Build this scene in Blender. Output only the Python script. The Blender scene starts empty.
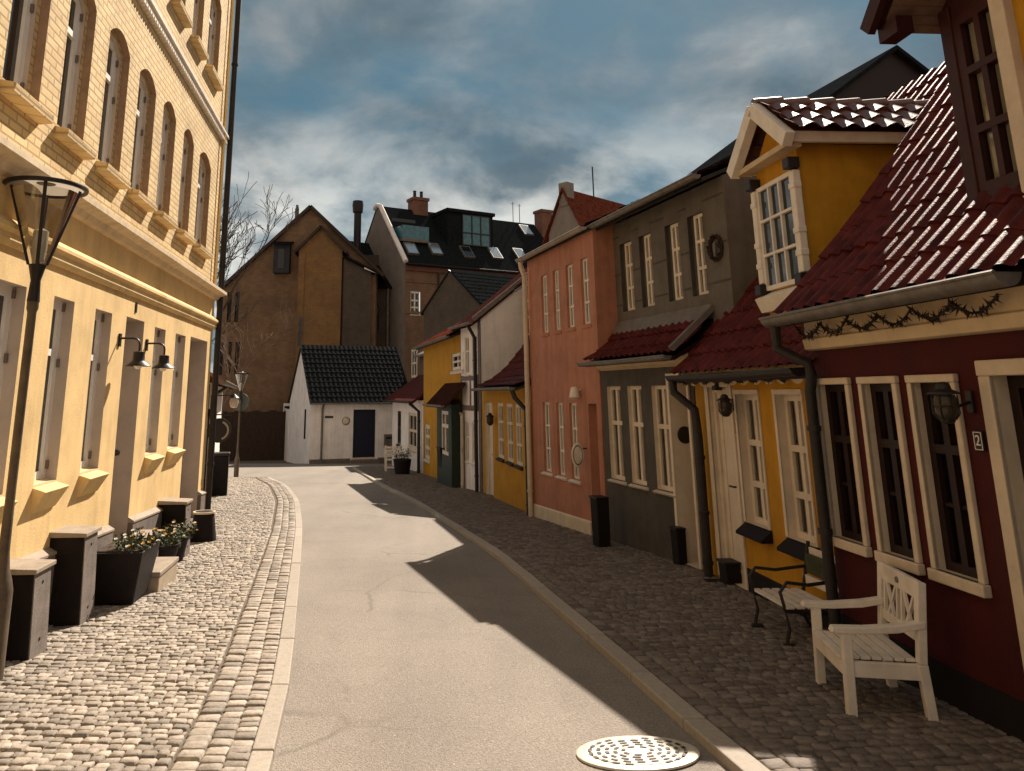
import bpy, bmesh, math, random
import numpy as np
from mathutils import Vector, Matrix
random.seed(7)
RNG = np.random.default_rng(7)
sc = bpy.context.scene
COL = sc.collection
rad = math.radians

# ------------------------------------------------------------------ camera
FOC, PCX, PCY, PITCH, CAMH = 770.0, 430.0, 215.0, rad(13.06), 1.7
cam_d = bpy.data.cameras.new('camera'); cam = bpy.data.objects.new('camera', cam_d); COL.objects.link(cam)
cam.location = (0, 0, CAMH); cam.rotation_euler = (rad(90) + PITCH, 0, 0)
cam_d.sensor_fit = 'HORIZONTAL'; cam_d.sensor_width = 36.0; cam_d.lens = FOC / 1024 * 36.0
cam_d.shift_x = (512 - PCX) / 1024.0; cam_d.shift_y = -(385.5 - PCY) / 1024.0
cam_d.clip_start = 0.05; cam_d.clip_end = 3000
sc.camera = cam

# ------------------------------------------------------------------ light
SUN_AZ, SUN_EL = 22.8, 42.0          # degrees right of straight ahead, above the horizon
sd = Vector((math.sin(rad(SUN_AZ)) * math.cos(rad(SUN_EL)), math.cos(rad(SUN_AZ)) * math.cos(rad(SUN_EL)), math.sin(rad(SUN_EL))))
sun_d = bpy.data.lights.new('sun', 'SUN'); sun = bpy.data.objects.new('sun', sun_d); COL.objects.link(sun)
sun_d.energy = 4.6; sun_d.angle = rad(0.5); sun_d.color = (1.0, 0.865, 0.72)
sun.rotation_euler = (-sd).to_track_quat('-Z', 'Y').to_euler(); sun.location = (10, 20, 30)

w = bpy.data.worlds.new('World'); sc.world = w; w.use_nodes = True
nt = w.node_tree; nt.nodes.clear()
def N(t, kind, **kw):
    n = t.nodes.new(kind)
    for k, v in kw.items():
        if k.startswith('i_'):
            n.inputs[k[2:].replace('_', ' ')].default_value = v
        else:
            setattr(n, k, v)
    return n
def L(t, a, b): t.links.new(a, b)
def ramp(t, fac, stops, interp='LINEAR'):
    r = t.nodes.new('ShaderNodeValToRGB'); r.color_ramp.interpolation = interp
    while len(r.color_ramp.elements) > 1: r.color_ramp.elements.remove(r.color_ramp.elements[0])
    for i, (p, c) in enumerate(stops):
        e = r.color_ramp.elements[0] if i == 0 else r.color_ramp.elements.new(p)
        e.position = p; e.color = (*c, 1) if len(c) == 3 else c
    L(t, fac, r.inputs[0]); return r
def mixc(t, fac, a, b, blend='MIX'):
    m = t.nodes.new('ShaderNodeMix'); m.data_type = 'RGBA'; m.blend_type = blend
    for s, v in ((m.inputs[0], fac), (m.inputs[6], a), (m.inputs[7], b)):
        if hasattr(v, 'links'): L(t, v, s)
        elif isinstance(v, (int, float)): s.default_value = v
        else: s.default_value = (*v, 1)
    return m.outputs[2]
def math_(t, op, a, b=0.0, clamp=False):
    m = t.nodes.new('ShaderNodeMath'); m.operation = op; m.use_clamp = clamp
    for s, v in ((m.inputs[0], a), (m.inputs[1], b)):
        if hasattr(v, 'links'): L(t, v, s)
        else: s.default_value = v
    return m.outputs[0]

sky = N(nt, 'ShaderNodeTexSky', sky_type='NISHITA', sun_disc=False, sun_elevation=rad(SUN_EL), sun_rotation=rad(SUN_AZ))
tc = N(nt, 'ShaderNodeTexCoord')
sep = N(nt, 'ShaderNodeSeparateXYZ'); L(nt, tc.outputs['Generated'], sep.inputs[0])
zz = math_(nt, 'ADD', math_(nt, 'MAXIMUM', sep.outputs[2], 0.0), 0.38)
cmb = N(nt, 'ShaderNodeCombineXYZ')
L(nt, math_(nt, 'DIVIDE', sep.outputs[0], zz), cmb.inputs[0]); L(nt, math_(nt, 'DIVIDE', sep.outputs[1], zz), cmb.inputs[1])
n1 = N(nt, 'ShaderNodeTexNoise', i_Scale=1.9, i_Detail=10.0, i_Roughness=0.53, i_Distortion=0.25); L(nt, cmb.outputs[0], n1.inputs['Vector'])
mp = N(nt, 'ShaderNodeMapping'); mp.inputs['Location'].default_value = (3.1, 1.7, 0); mp.inputs['Scale'].default_value = (1.0, 1.0, 1); L(nt, cmb.outputs[0], mp.inputs[0])
n2 = N(nt, 'ShaderNodeTexNoise', i_Scale=3.0, i_Detail=10.0, i_Roughness=0.55, i_Distortion=0.25); L(nt, mp.outputs[0], n2.inputs['Vector'])
# cloud tone, from dark slate undersides to lit tops
K = 10.0
def k3(*c): return tuple(v * K / 2 for v in c)
tone = ramp(nt, n2.outputs[0], [(0.36, k3(.095, .155, .20)), (0.47, k3(.165, .22, .255)), (0.56, k3(.29, .325, .345)), (0.68, k3(.54, .55, .53))])
skyc = mixc(nt, 0.72, sky.outputs[0], k3(.08, .19, .26))
cover = ramp(nt, n1.outputs[0], [(0.40, (0, 0, 0)), (0.56, (1, 1, 1))])
c0 = mixc(nt, cover.outputs[0], mixc(nt, 0.86, skyc, k3(.08, .185, .25)), tone.outputs[0])
# breaks of bright cloud low over the roofs
lowz = ramp(nt, sep.outputs[2], [(0.0, (1, 1, 1)), (0.20, (.8, .8, .8)), (0.36, (0, 0, 0))])
brk = ramp(nt, n2.outputs[0], [(0.42, (0.08, 0.08, 0.08)), (0.58, (1, 1, 1))])
c1 = mixc(nt, math_(nt, 'MULTIPLY', lowz.outputs[0], brk.outputs[0]), c0, k3(.98, .97, .90))
# warm fill light added in the unseen sky behind the viewer and overhead
mb_ = math_(nt, 'ADD', math_(nt, 'MULTIPLY', sep.outputs[1], -1.6), 0.45, clamp=True)
c2 = mixc(nt, mb_, c1, mixc(nt, n2.outputs[0], k3(.40, .325, .26), k3(.70, .60, .50)))
bg = N(nt, 'ShaderNodeBackground'); bg.inputs['Strength'].default_value = 0.1; L(nt, c2, bg.inputs['Color'])
wo = N(nt, 'ShaderNodeOutputWorld'); L(nt, bg.outputs[0], wo.inputs[0])

sc.view_settings.view_transform = 'Standard'; sc.view_settings.look = 'None'
sc.view_settings.exposure = 0.95; sc.view_settings.gamma = 1.0; sc.view_settings.use_curve_mapping = False

# ------------------------------------------------------------------ survey helpers (image point -> point on a known real plane)
_c, _s = math.cos(PITCH), math.sin(PITCH)
def ray(px, py):
    X = (px - PCX) / FOC; Z = -(py - PCY) / FOC
    return Vector((X, _c - Z * _s, _s + Z * _c))
def gz(y): return -0.04 * max(-20.0, min(46.0, y))
def ground(px, py, dz=0.0):
    d = ray(px, py); t = (dz - CAMH) / (d.z + 0.04 * d.y)
    return Vector((d.x * t, d.y * t, CAMH + d.z * t))
def at_y(px, py, Y):
    d = ray(px, py); t = Y / d.y
    return Vector((d.x * t, Y, CAMH + d.z * t))
class Frame:
    """facade frame: x left to right seen from the street, y into the building, z up (world)."""
    def __init__(s, pl, pr):
        s.p = Vector(pl); d = Vector(pr) - s.p; s.W = d.length; s.d = d.normalized(); s.n = Vector((-s.d.y, s.d.x)); s.ang = math.atan2(s.d.y, s.d.x)
    def px(s, x, y, off=0.0):
        o = s.p + s.n * off; r = ray(x, y); t = s.n.dot(o) / s.n.dot(Vector((r.x, r.y)))
        P = Vector((r.x * t, r.y * t)); return (P - o).dot(s.d), CAMH + r.z * t
    def rect(s, tl, tr, bl, br, off=0.0):
        a, b, c, d = [s.px(*q, off) for q in (tl, tr, bl, br)]
        return (a[0] + c[0]) / 2, (b[0] + d[0]) / 2, (c[1] + d[1]) / 2, (a[1] + b[1]) / 2
    def world(s, u, off=0.0): return s.p + s.d * u + s.n * off

# ------------------------------------------------------------------ mesh helpers
class MB:
    def __init__(s): s.v = []; s.f = []
    def add(s, vs, fs):
        o = len(s.v); s.v += [tuple(v) for v in vs]; s.f += [tuple(i + o for i in f) for f in fs]; return s
    def box(s, x0, x1, y0, y1, z0, z1):
        return s.add([(x0, y0, z0), (x1, y0, z0), (x1, y1, z0), (x0, y1, z0), (x0, y0, z1), (x1, y0, z1), (x1, y1, z1), (x0, y1, z1)],
                     [(3, 2, 1, 0), (4, 5, 6, 7), (0, 1, 5, 4), (1, 2, 6, 5), (2, 3, 7, 6), (3, 0, 4, 7)])
    def hexa(s, p):   # 4 bottom, 4 top
        return s.add(p, [(3, 2, 1, 0), (4, 5, 6, 7), (0, 1, 5, 4), (1, 2, 6, 5), (2, 3, 7, 6), (3, 0, 4, 7)])
    def bar(s, a, b, w, h, up=(0, 0, 1)):
        a = Vector(a); b = Vector(b); d = (b - a).normalized(); u = Vector(up)
        r = d.cross(u)
        if r.length < 1e-4: r = d.cross(Vector((1, 0, 0)))
        r.normalize(); u = r.cross(d).normalized(); r *= w / 2; u *= h / 2
        return s.hexa([a - r - u, a + r - u, b + r - u, b - r - u, a - r + u, a + r + u, b + r + u, b - r + u])
    def prism(s, pts, axis, a0, a1):
        """2-D outline extruded along axis ('x': pts are (y,z); 'y': pts are (x,z); 'z': pts are (x,y))"""
        def P(q, a): return {'x': (a, q[0], q[1]), 'y': (q[0], a, q[1]), 'z': (q[0], q[1], a)}[axis]
        n = len(pts)
        return s.add([P(q, a0) for q in pts] + [P(q, a1) for q in pts],
                     [tuple(range(n))[::-1], tuple(range(n, 2 * n))] + [(i, (i + 1) % n, (i + 1) % n + n, i + n) for i in range(n)])
    def tube(s, pts, r, n=8, cap=True, r1=None):
        pts = [Vector(p) for p in pts]; m = len(pts); o = len(s.v); prev = None
        for i, p in enumerate(pts):
            d = (pts[min(i + 1, m - 1)] - pts[max(i - 1, 0)]).normalized()
            if prev is None:
                a = d.orthogonal().normalized()
            else:
                a = (prev - d * prev.dot(d)).normalized()
            prev = a; b = d.cross(a)
            rr = r if r1 is None else r + (r1 - r) * i / (m - 1)
            if isinstance(r, (list, tuple)): rr = r[i]
            for k in range(n):
                t = 2 * math.pi * k / n; s.v.append(tuple(p + (a * math.cos(t) + b * math.sin(t)) * rr))
        for i in range(m - 1):
            for k in range(n):
                k2 = (k + 1) % n; s.f.append((o + i * n + k, o + i * n + k2, o + (i + 1) * n + k2, o + (i + 1) * n + k))
        if cap:
            s.f.append(tuple(o + k for k in range(n))[::-1]); s.f.append(tuple(o + (m - 1) * n + k for k in range(n)))
        return s
    def lathe(s, prof, c=(0, 0, 0), n=20, axis='z', cap=True):
        o = len(s.v)
        for (r, z) in prof:
            for k in range(n):
                t = 2 * math.pi * k / n; q = (r * math.cos(t), r * math.sin(t), z)
                if axis == 'y': q = (q[0], q[2], q[1])
                if axis == 'x': q = (q[2], q[0], q[1])
                s.v.append((c[0] + q[0], c[1] + q[1], c[2] + q[2]))
        for i in range(len(prof) - 1):
            for k in range(n):
                k2 = (k + 1) % n; s.f.append((o + i * n + k, o + i * n + k2, o + (i + 1) * n + k2, o + (i + 1) * n + k))
        if cap: s.f.append(tuple(o + k for k in range(n))[::-1]); s.f.append(tuple(o + (len(prof) - 1) * n + k for k in range(n)))
        return s
    def build(s, name, mat, parent=None, smooth=False, bevel=0.0, recalc=True):
        me = bpy.data.meshes.new(name); me.from_pydata(s.v, [], s.f)
        if recalc:
            bm = bmesh.new(); bm.from_mesh(me); bmesh.ops.recalc_face_normals(bm, faces=bm.faces); bm.to_mesh(me); bm.free()
        me.materials.append(mat)
        if smooth:
            me.polygons.foreach_set('use_smooth', [True] * len(me.polygons))
            me.set_sharp_from_angle(angle=rad(38))
        o = bpy.data.objects.new(name, me); COL.objects.link(o)
        if parent is not None: o.parent = parent
        if bevel:
            b = o.modifiers.new('bevel', 'BEVEL'); b.width = bevel; b.segments = 2; b.limit_method = 'ANGLE'
        return o
def tag(o, label, cat, group=None):
    o['label'] = label; o['category'] = cat
    if group: o['group'] = group
    return o
def struct(o, kind='structure'): o['kind'] = kind; return o
def thing(name, label, cat, loc=(0, 0, 0), rz=0.0, group=None):
    o = bpy.data.objects.new(name, None); COL.objects.link(o); o.empty_display_size = 0.3
    o.location = loc; o.rotation_euler = (0, 0, rz); return tag(o, label, cat, group)
def house_root(name, label, fr, cat='house'):
    # Empty on the ground line of the facade; the parts use world heights minus nothing (z = 0 at street datum)
    return thing(name, label, cat, (fr.p.x, fr.p.y, 0.0), fr.ang)

# ------------------------------------------------------------------ materials
MATS = {}
def mat(name, col, rough=0.8, var=0.12, vscale=3.0, bump=0.0, bscale=60.0, metal=0.0, spec=0.28, streak=0.0, island=0.0, stain=None):
    if name in MATS: return MATS[name]
    m = bpy.data.materials.new(name); m.use_nodes = True; t = m.node_tree; b = t.nodes['Principled BSDF']
    b.inputs['Roughness'].default_value = rough; b.inputs['Metallic'].default_value = metal; b.inputs['Specular IOR Level'].default_value = spec
    tcn = N(t, 'ShaderNodeTexCoord'); co = tcn.outputs['Object']
    col = tuple(col)
    cur = None
    if var:
        nz = N(t, 'ShaderNodeTexNoise', i_Scale=vscale, i_Detail=8.0, i_Roughness=0.65); L(t, co, nz.inputs['Vector'])
        r = ramp(t, nz.outputs[0], [(0.28, tuple(c * (1 - 1.6 * var) for c in col)), (0.5, col), (0.74, tuple(min(1, c * (1 + 1.3 * var)) for c in col))]); cur = r.outputs[0]
    else:
        rgb = N(t, 'ShaderNodeRGB'); rgb.outputs[0].default_value = (*col, 1); cur = rgb.outputs[0]
    if streak:   # rain-washed vertical dirt
        mpn = N(t, 'ShaderNodeMapping'); mpn.inputs['Scale'].default_value = (7, 7, 0.5); L(t, co, mpn.inputs[0])
        ns = N(t, 'ShaderNodeTexNoise', i_Scale=1.0, i_Detail=6.0, i_Roughness=0.6); L(t, mpn.outputs[0], ns.inputs['Vector'])
        rs = ramp(t, ns.outputs[0], [(0.46, (0, 0, 0)), (0.72, (1, 1, 1))])
        cur = mixc(t, math_(t, 'MULTIPLY', rs.outputs[0], streak), cur, tuple(c * 0.45 for c in col))
    if stain:
        nq = N(t, 'ShaderNodeTexNoise', i_Scale=0.9, i_Detail=7.0, i_Roughness=0.7); L(t, co, nq.inputs['Vector'])
        rq = ramp(t, nq.outputs[0], [(0.55, (0, 0, 0)), (0.68, (1, 1, 1))])
        cur = mixc(t, math_(t, 'MULTIPLY', rq.outputs[0], 0.5), cur, stain)
    if island:
        g = N(t, 'ShaderNodeNewGeometry')
        ri = ramp(t, g.outputs['Random Per Island'], [(0.0, (1 - island,) * 3), (0.55, (1, 1, 1)), (1.0, (1 + island,) * 3)])
        cur = mixc(t, 1.0, cur, ri.outputs[0], 'MULTIPLY')
    L(t, cur, b.inputs['Base Color'])
    if bump:
        nb = N(t, 'ShaderNodeTexNoise', i_Scale=bscale, i_Detail=5.0, i_Roughness=0.6); L(t, co, nb.inputs['Vector'])
        bn = N(t, 'ShaderNodeBump', i_Strength=bump, i_Distance=0.01); L(t, nb.outputs[0], bn.inputs['Height']); L(t, bn.outputs[0], b.inputs['Normal'])
    MATS[name] = m; return m
def brick_mat(name, c1, c2, mortar, bw=0.24, bh=0.075, rough=0.85, bump=0.5, ms=0.012, patch=None):
    if name in MATS: return MATS[name]
    m = bpy.data.materials.new(name); m.use_nodes = True; t = m.node_tree; b = t.nodes['Principled BSDF']; b.inputs['Roughness'].default_value = rough
    tcn = N(t, 'ShaderNodeTexCoord'); sp = N(t, 'ShaderNodeSeparateXYZ'); L(t, tcn.outputs['Object'], sp.inputs[0])
    cb = N(t, 'ShaderNodeCombineXYZ'); L(t, math_(t, 'ADD', sp.outputs[0], sp.outputs[1]), cb.inputs[0]); L(t, sp.outputs[2], cb.inputs[1])
    br = N(t, 'ShaderNodeTexBrick'); L(t, cb.outputs[0], br.inputs['Vector'])
    br.inputs['Scale'].default_value = 1.0; br.inputs['Brick Width'].default_value = bw; br.inputs['Row Height'].default_value = bh
    br.inputs['Mortar Size'].default_value = ms; br.inputs['Mortar Smooth'].default_value = 0.35; br.inputs['Bias'].default_value = 0.0
    br.inputs['Color1'].default_value = (*c1, 1); br.inputs['Color2'].default_value = (*c2, 1); br.inputs['Mortar'].default_value = (*mortar, 1)
    nz = N(t, 'ShaderNodeTexNoise', i_Scale=1.3, i_Detail=9.0, i_Roughness=0.7); L(t, tcn.outputs['Object'], nz.inputs['Vector'])
    rr = ramp(t, nz.outputs[0], [(0.3, (0.66, 0.64, 0.62)), (0.55, (1, 1, 1)), (0.75, (1.16, 1.13, 1.1))])
    cur = mixc(t, 1.0, br.outputs['Color'], rr.outputs[0], 'MULTIPLY')
    if patch:
        nq = N(t, 'ShaderNodeTexNoise', i_Scale=0.35, i_Detail=6.0, i_Roughness=0.65); L(t, tcn.outputs['Object'], nq.inputs['Vector'])
        rq = ramp(t, nq.outputs[0], [(0.5, (0, 0, 0)), (0.66, (1, 1, 1))]); cur = mixc(t, math_(t, 'MULTIPLY', rq.outputs[0], 0.6), cur, patch)
    L(t, cur, b.inputs['Base Color'])
    bn = N(t, 'ShaderNodeBump', i_Strength=bump, i_Distance=0.008); L(t, math_(t, 'SUBTRACT', 1.0, br.outputs['Fac']), bn.inputs['Height'])
    nb = N(t, 'ShaderNodeTexNoise', i_Scale=45.0, i_Detail=4.0); L(t, tcn.outputs['Object'], nb.inputs['Vector'])
    bn2 = N(t, 'ShaderNodeBump', i_Strength=0.35, i_Distance=0.006); L(t, nb.outputs[0], bn2.inputs['Height']); L(t, bn.outputs[0], bn2.inputs['Normal'])
    L(t, bn2.outputs[0], b.inputs['Normal'])
    MATS[name] = m; return m
def glass_mat(name, tint=(0.9, 0.93, 0.92), rough=0.03, clear=0.85):
    if name in MATS: return MATS[name]
    m = bpy.data.materials.new(name); m.use_nodes = True; t = m.node_tree; t.nodes.clear()
    o = N(t, 'ShaderNodeOutputMaterial'); tr = N(t, 'ShaderNodeBsdfTransparent'); tr.inputs[0].default_value = (*[c * clear for c in tint], 1)
    gl = N(t, 'ShaderNodeBsdfGlossy'); gl.inputs['Roughness'].default_value = rough
    fr = N(t, 'ShaderNodeFresnel', i_IOR=1.5)
    tcn = N(t, 'ShaderNodeTexCoord'); nz = N(t, 'ShaderNodeTexNoise', i_Scale=2.2, i_Detail=2.0); L(t, tcn.outputs['Object'], nz.inputs['Vector'])
    bn = N(t, 'ShaderNodeBump', i_Strength=0.06, i_Distance=0.05); L(t, nz.outputs[0], bn.inputs['Height']); L(t, bn.outputs[0], gl.inputs['Normal'])
    mx = N(t, 'ShaderNodeMixShader'); L(t, math_(t, 'ADD', fr.outputs[0], 0.05, clamp=True), mx.inputs[0]); L(t, tr.outputs[0], mx.inputs[1]); L(t, gl.outputs[0], mx.inputs[2]); L(t, mx.outputs[0], o.inputs[0])
    MATS[name] = m; return m

M_glass = glass_mat('window_glass')
M_dark = mat('interior_dark', (.02, .016, .014), .9, 0)
M_darkglass = mat('dark_pane', (.012, .014, .016), .06, 0, spec=.6)
M_tealpane = mat('teal_pane', (.05, .16, .2), .08, .3, 4, spec=.6)
M_curtain = mat('curtain_cloth', (.60, .53, .44), .9, .1, 8)
M_white = mat('white_paint', (.74, .67, .57), .55, .08, 6, .12, 50, streak=.12)
M_whitef = mat('bright_white_paint', (.84, .80, .74), .5, .05, 6, .1, 50)
M_cream = mat('cream_paint', (.66, .55, .40), .6, .1, 5, .15, 40, streak=.15)
M_iron = mat('black_iron', (.022, .018, .017), .45, .2, 20, .15, 90)
M_zinc = mat('zinc_gutter', (.17, .15, .13), .5, .25, 8, .1, 40, metal=.35)
M_pipe = mat('dark_downpipe', (.026, .021, .019), .5, .2, 8, .1, 50)
M_plaster_L = mat('yellow_render', (.77, .55, .26), .85, .14, 1.6, .35, 45, streak=.28, stain=(.60, .42, .20))
M_brick_L = brick_mat('yellow_brick', (.68, .48, .22), (.77, .58, .29), (.46, .32, .16), .23, .077, bump=.6)
M_brick_shade_L = mat('brick_in_shade', (.33, .22, .14), .85, .15, 12, .4, 40)  # shade on the yellow brick's outer window reveals, put in as brown
M_reveal_L = mat('grey_render', (.50, .42, .35), .85, .08, 4, .2, 50, streak=.1)
M_plinth_L = mat('plinth_grey', (.17, .14, .12), .85, .15, 5, .4, 40, streak=.25)
M_cornice = mat('cornice_cream', (.66, .53, .36), .75, .12, 8, .3, 45, streak=.35)

# ------------------------------------------------------------------ building-part helpers
def wall_front(mb, x0, x1, z0, z1, holes, y=0.0, rev=0.15):
    """front face with rectangular openings (u0,u1,z0,z1[,arch rise]) and their reveals"""
    xs = sorted(set([x0, x1] + [h[0] for h in holes] + [h[1] for h in holes])); zs = sorted(set([z0, z1] + [h[2] for h in holes] + [h[3] for h in holes]))
    xs = [q for q in xs if x0 <= q <= x1]; zs = [q for q in zs if z0 <= q <= z1]
    for i in range(len(xs) - 1):
        for j in range(len(zs) - 1):
            cx, cz = (xs[i] + xs[i + 1]) / 2, (zs[j] + zs[j + 1]) / 2
            if any(h[0] < cx < h[1] and h[2] < cz < h[3] for h in holes): continue
            mb.add([(xs[i], y, zs[j]), (xs[i + 1], y, zs[j]), (xs[i + 1], y, zs[j + 1]), (xs[i], y, zs[j + 1])], [(0, 1, 2, 3)])
    for h in holes:
        a, b, c, d = h[:4]
        if len(h) > 4 and h[4]:
            rise = h[4]; sp = d - rise; n = 10
            arc = [(a + (b - a) * k / n, sp + rise * math.sqrt(max(0, 1 - ((2 * k / n - 1) ** 2))) ** 1.0) for k in range(n + 1)]
            arc = [(q[0], sp + rise * (1 - (2 * (q[0] - a) / (b - a) - 1) ** 2)) for q in arc]
            for k in range(n):
                p, q = arc[k], arc[k + 1]
                mb.add([(p[0], y, p[1]), (q[0], y, q[1]), (q[0], y, d), (p[0], y, d)], [(0, 1, 2, 3)])
def reveals(mb, holes, rev, y=0.0, skip_bottom=False):
    for h in holes:
        a, b, c, d = h[:4]; Y = y + rev; e = y + 0.001
        top = [(a, d), (b, d)]
        if len(h) > 4 and h[4]:
            rise = h[4]; sp = d - rise; n = 10
            top = [(a + (b - a) * k / n, sp + rise * (1 - (2 * k / n - 1) ** 2)) for k in range(n + 1)]
        mb.add([(a, e, c), (a, Y, c), (a, Y, top[0][1]), (a, e, top[0][1])], [(0, 1, 2, 3)])
        mb.add([(b, e, c), (b, Y, c), (b, Y, top[-1][1]), (b, e, top[-1][1])], [(3, 2, 1, 0)])
        for k in range(len(top) - 1):
            p, q = top[k], top[k + 1]
            mb.add([(p[0], e, p[1]), (q[0], e, q[1]), (q[0], Y, q[1]), (p[0], Y, p[1])], [(0, 1, 2, 3)])
        if not skip_bottom: mb.add([(a, e, c), (b, e, c), (b, Y, c), (a, Y, c)], [(0, 1, 2, 3)])
def shell(mb, W, D, zb, ze, zr, y0=0.0, ry=None, x0=0.0):
    """side, back and gable walls"""
    ry = (y0 + D) / 2 if ry is None else ry
    zback = ze
    for x in (x0, W):
        mb.add([(x, y0, zb), (x, D, zb), (x, D, zback), (x, ry, zr), (x, y0, ze)], [(0, 1, 2, 3, 4)])
    mb.add([(x0, D, zb), (W, D, zb), (W, D, zback), (x0, D, zback)], [(0, 1, 2, 3)])
def tiles(mb, x0, x1, prof, tw=0.21, course=0.34, amp=0.03, seg=6, step=0.022):
    """pantile sheet over a slope; prof = polyline of (y,z) from eave to ridge"""
    pr = [Vector((p[0], p[1])) for p in prof]; ln = [0.0]
    for i in range(1, len(pr)): ln.append(ln[-1] + (pr[i] - pr[i - 1]).length)
    T = ln[-1]; nc = max(1, round(T / course)); nt_ = max(1, round((x1 - x0) / tw)); nx = nt_ * seg
    def pos(t):
        for i in range(1, len(pr)):
            if t <= ln[i] + 1e-6:
                k = (t - ln[i - 1]) / (ln[i] - ln[i - 1]); d = (pr[i] - pr[i - 1]).normalized(); return pr[i - 1].lerp(pr[i], k), Vector((-d.y, d.x))
        return pr[-1], Vector((0, 1))
    rows = []
    for c in range(nc):
        rows.append((T * c / nc, step)); rows.append((T * (c + 1) / nc, 0.0))
    o = len(mb.v); jt = [[random.uniform(-.005, .007) * amp / .036 for _ in range(nt_ + 2)] for _ in range(nc)]; sk = [[random.uniform(-.05, .05) for _ in range(nt_ + 2)] for _ in range(nc)]
    for ri, (t, up) in enumerate(rows):
        p, n = pos(t); jig = random.uniform(-.004, .004)
        for k in range(nx + 1):
            ph = (k / seg) % 1.0
            h = amp * (0.5 + 0.5 * math.cos(2 * math.pi * ph)) ** 0.8 + up + jig
            ti = int((k + seg / 2) // seg); h += jt[ri // 2][ti] + sk[ri // 2][ti] * amp * math.sin(2 * math.pi * ph)
            mb.v.append((x0 + (x1 - x0) * k / nx, p.x + n.x * h, p.y + n.y * h))
    for r in range(len(rows) - 1):
        for k in range(nx):
            a = o + r * (nx + 1) + k; mb.f.append((a, a + 1, a + nx + 2, a + nx + 1))
    return mb
def slab(mb, x0, x1, prof, th=0.06):
    up = [(p[0], p[1]) for p in prof]; dn = [(p[0], p[1] - th) for p in prof]
    return mb.prism(up + dn[::-1], 'x', x0, x1)
def window(parent, r, y, cols=2, rows=(0.66,), fw=0.05, mw=0.03, fmat=None, depth=0.06, pane='glass', curtain=False, sill=None, sillmat=None, sd_=0.12, arch=0.0, bars=0, name='window', curtain_w=0.3):
    a, b, c, d = r[:4]; fmat = fmat or M_white; f = MB()
    f.box(a, a + fw, y, y + depth, c, d); f.box(b - fw, b, y, y + depth, c, d)
    f.box(a + fw, b - fw, y, y + depth, c, c + fw); f.box(a + fw, b - fw, y, y + depth, d - fw, d)
    ww = (b - a - 2 * fw)
    for k in range(1, cols):
        x = a + fw + ww * k / cols; f.box(x - mw, x + mw, y - .004, y + depth * .9, c + fw, d - fw)
    for q in rows:
        z = c + (d - c) * q; f.box(a + fw, b - fw, y - .007, y + depth * .85, z - mw, z + mw)
    if bars:
        for k in range(cols):
            for q in range(1, bars + 1):
                zt = c + (d - c) * (rows[0] if rows else 1); z = c + fw + (zt - c - fw) * q / (bars + 1)
                f.box(a + fw + ww * k / cols, a + fw + ww * (k + 1) / cols, y + .012, y + depth * .7, z - .011, z + .011)
    fo = f.build(name, fmat, parent)
    g = MB(); yy = y + depth * .6; g.add([(a + fw * .5, yy, c + fw * .5), (b - fw * .5, yy, c + fw * .5), (b - fw * .5, yy, d - fw * .5), (a + fw * .5, yy, d - fw * .5)], [(0, 1, 2, 3)])
    g.build('pane', {'glass': M_glass, 'dark': M_darkglass, 'teal': M_tealpane}[pane], fo)
    if curtain:
        cm = MB(); n = 26
        cwid = ww / max(1, cols)
        for (ca, cb) in [(a + fw + cwid * (k + .5 - curtain_w), a + fw + cwid * (k + .5 + curtain_w)) for k in range(cols)]:
            vs = []; 
            for k in range(n + 1):
                x = ca + (cb - ca) * k / n; yq = y + depth * .6 + .02 + .007 * math.sin(k * 1.55 + ca * 9) + .003 * math.sin(k * 3.1)
                vs += [(x, yq, c + .02), (x, yq, d - .03)]
            cm.add(vs, [(2 * k, 2 * k + 2, 2 * k + 3, 2 * k + 1) for k in range(n)])
        cm.build('curtain', M_curtain, fo, smooth=True, recalc=False)
    if pane == 'glass':
        MB().box(a - .1, b + .1, y + .45, y + .47, c - .1, d + .1).build('room_backing', M_dark, fo)
    if sill:
        s_ = MB(); s_.prism([(-sill, c - sd_ * .55), (y, c + .0), (y, c - sd_), (-sill * .55, c - sd_)], 'x', a - .05, b + .05)
        s_.build('sill', sillmat or fmat, fo, bevel=.006)
    return fo
def gutter(parent, x0, x1, y, z, r=.065, m=None, sag=0.0, name='gutter'):
    g = MB(); n = 10; m_ = 12; o = 0
    for k in range(m_ + 1):
        x = x0 + (x1 - x0) * k / m_; zz_ = z - sag * 4 * (k / m_) * (1 - k / m_)
        for q in range(n + 1):
            t = math.pi + math.pi * q / n; g.v.append((x, y + r * math.cos(t), zz_ + r * math.sin(t)))
        for q in range(n + 1):
            t = 2 * math.pi - math.pi * q / n; g.v.append((x, y + (r - .008) * math.cos(t), zz_ + (r - .008) * math.sin(t)))
    w_ = 2 * (n + 1)
    for k in range(m_):
        for q in range(w_):
            q2 = (q + 1) % w_; g.f.append((k * w_ + q, k * w_ + q2, (k + 1) * w_ + q2, (k + 1) * w_ + q))
    for k in (0, m_): g.f.append(tuple(k * w_ + q for q in range(n + 1)))
    g.tube([(x0, y - r, z), ((x0 + x1) / 2, y - r, z - sag), (x1, y - r, z)], .012, 6)
    return g.build(name, m or M_zinc, parent, smooth=True)
def pipe(parent, pts, r=.045, m=None, name='downpipe'):
    p = MB(); p.tube(pts, r, 10)
    for a, b in zip(pts[:-1], pts[1:]):
        a = Vector(a); b = Vector(b)
        if abs(a.z - b.z) > 1.2:
            for q in (.15, .55, .9):
                c = a.lerp(b, q); p.tube([c + Vector((0, 0, -.02)), c + Vector((0, 0, .02))], r + .012, 10)
    return p.build(name, m or M_pipe, parent, smooth=True)
_hinge = []
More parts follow.
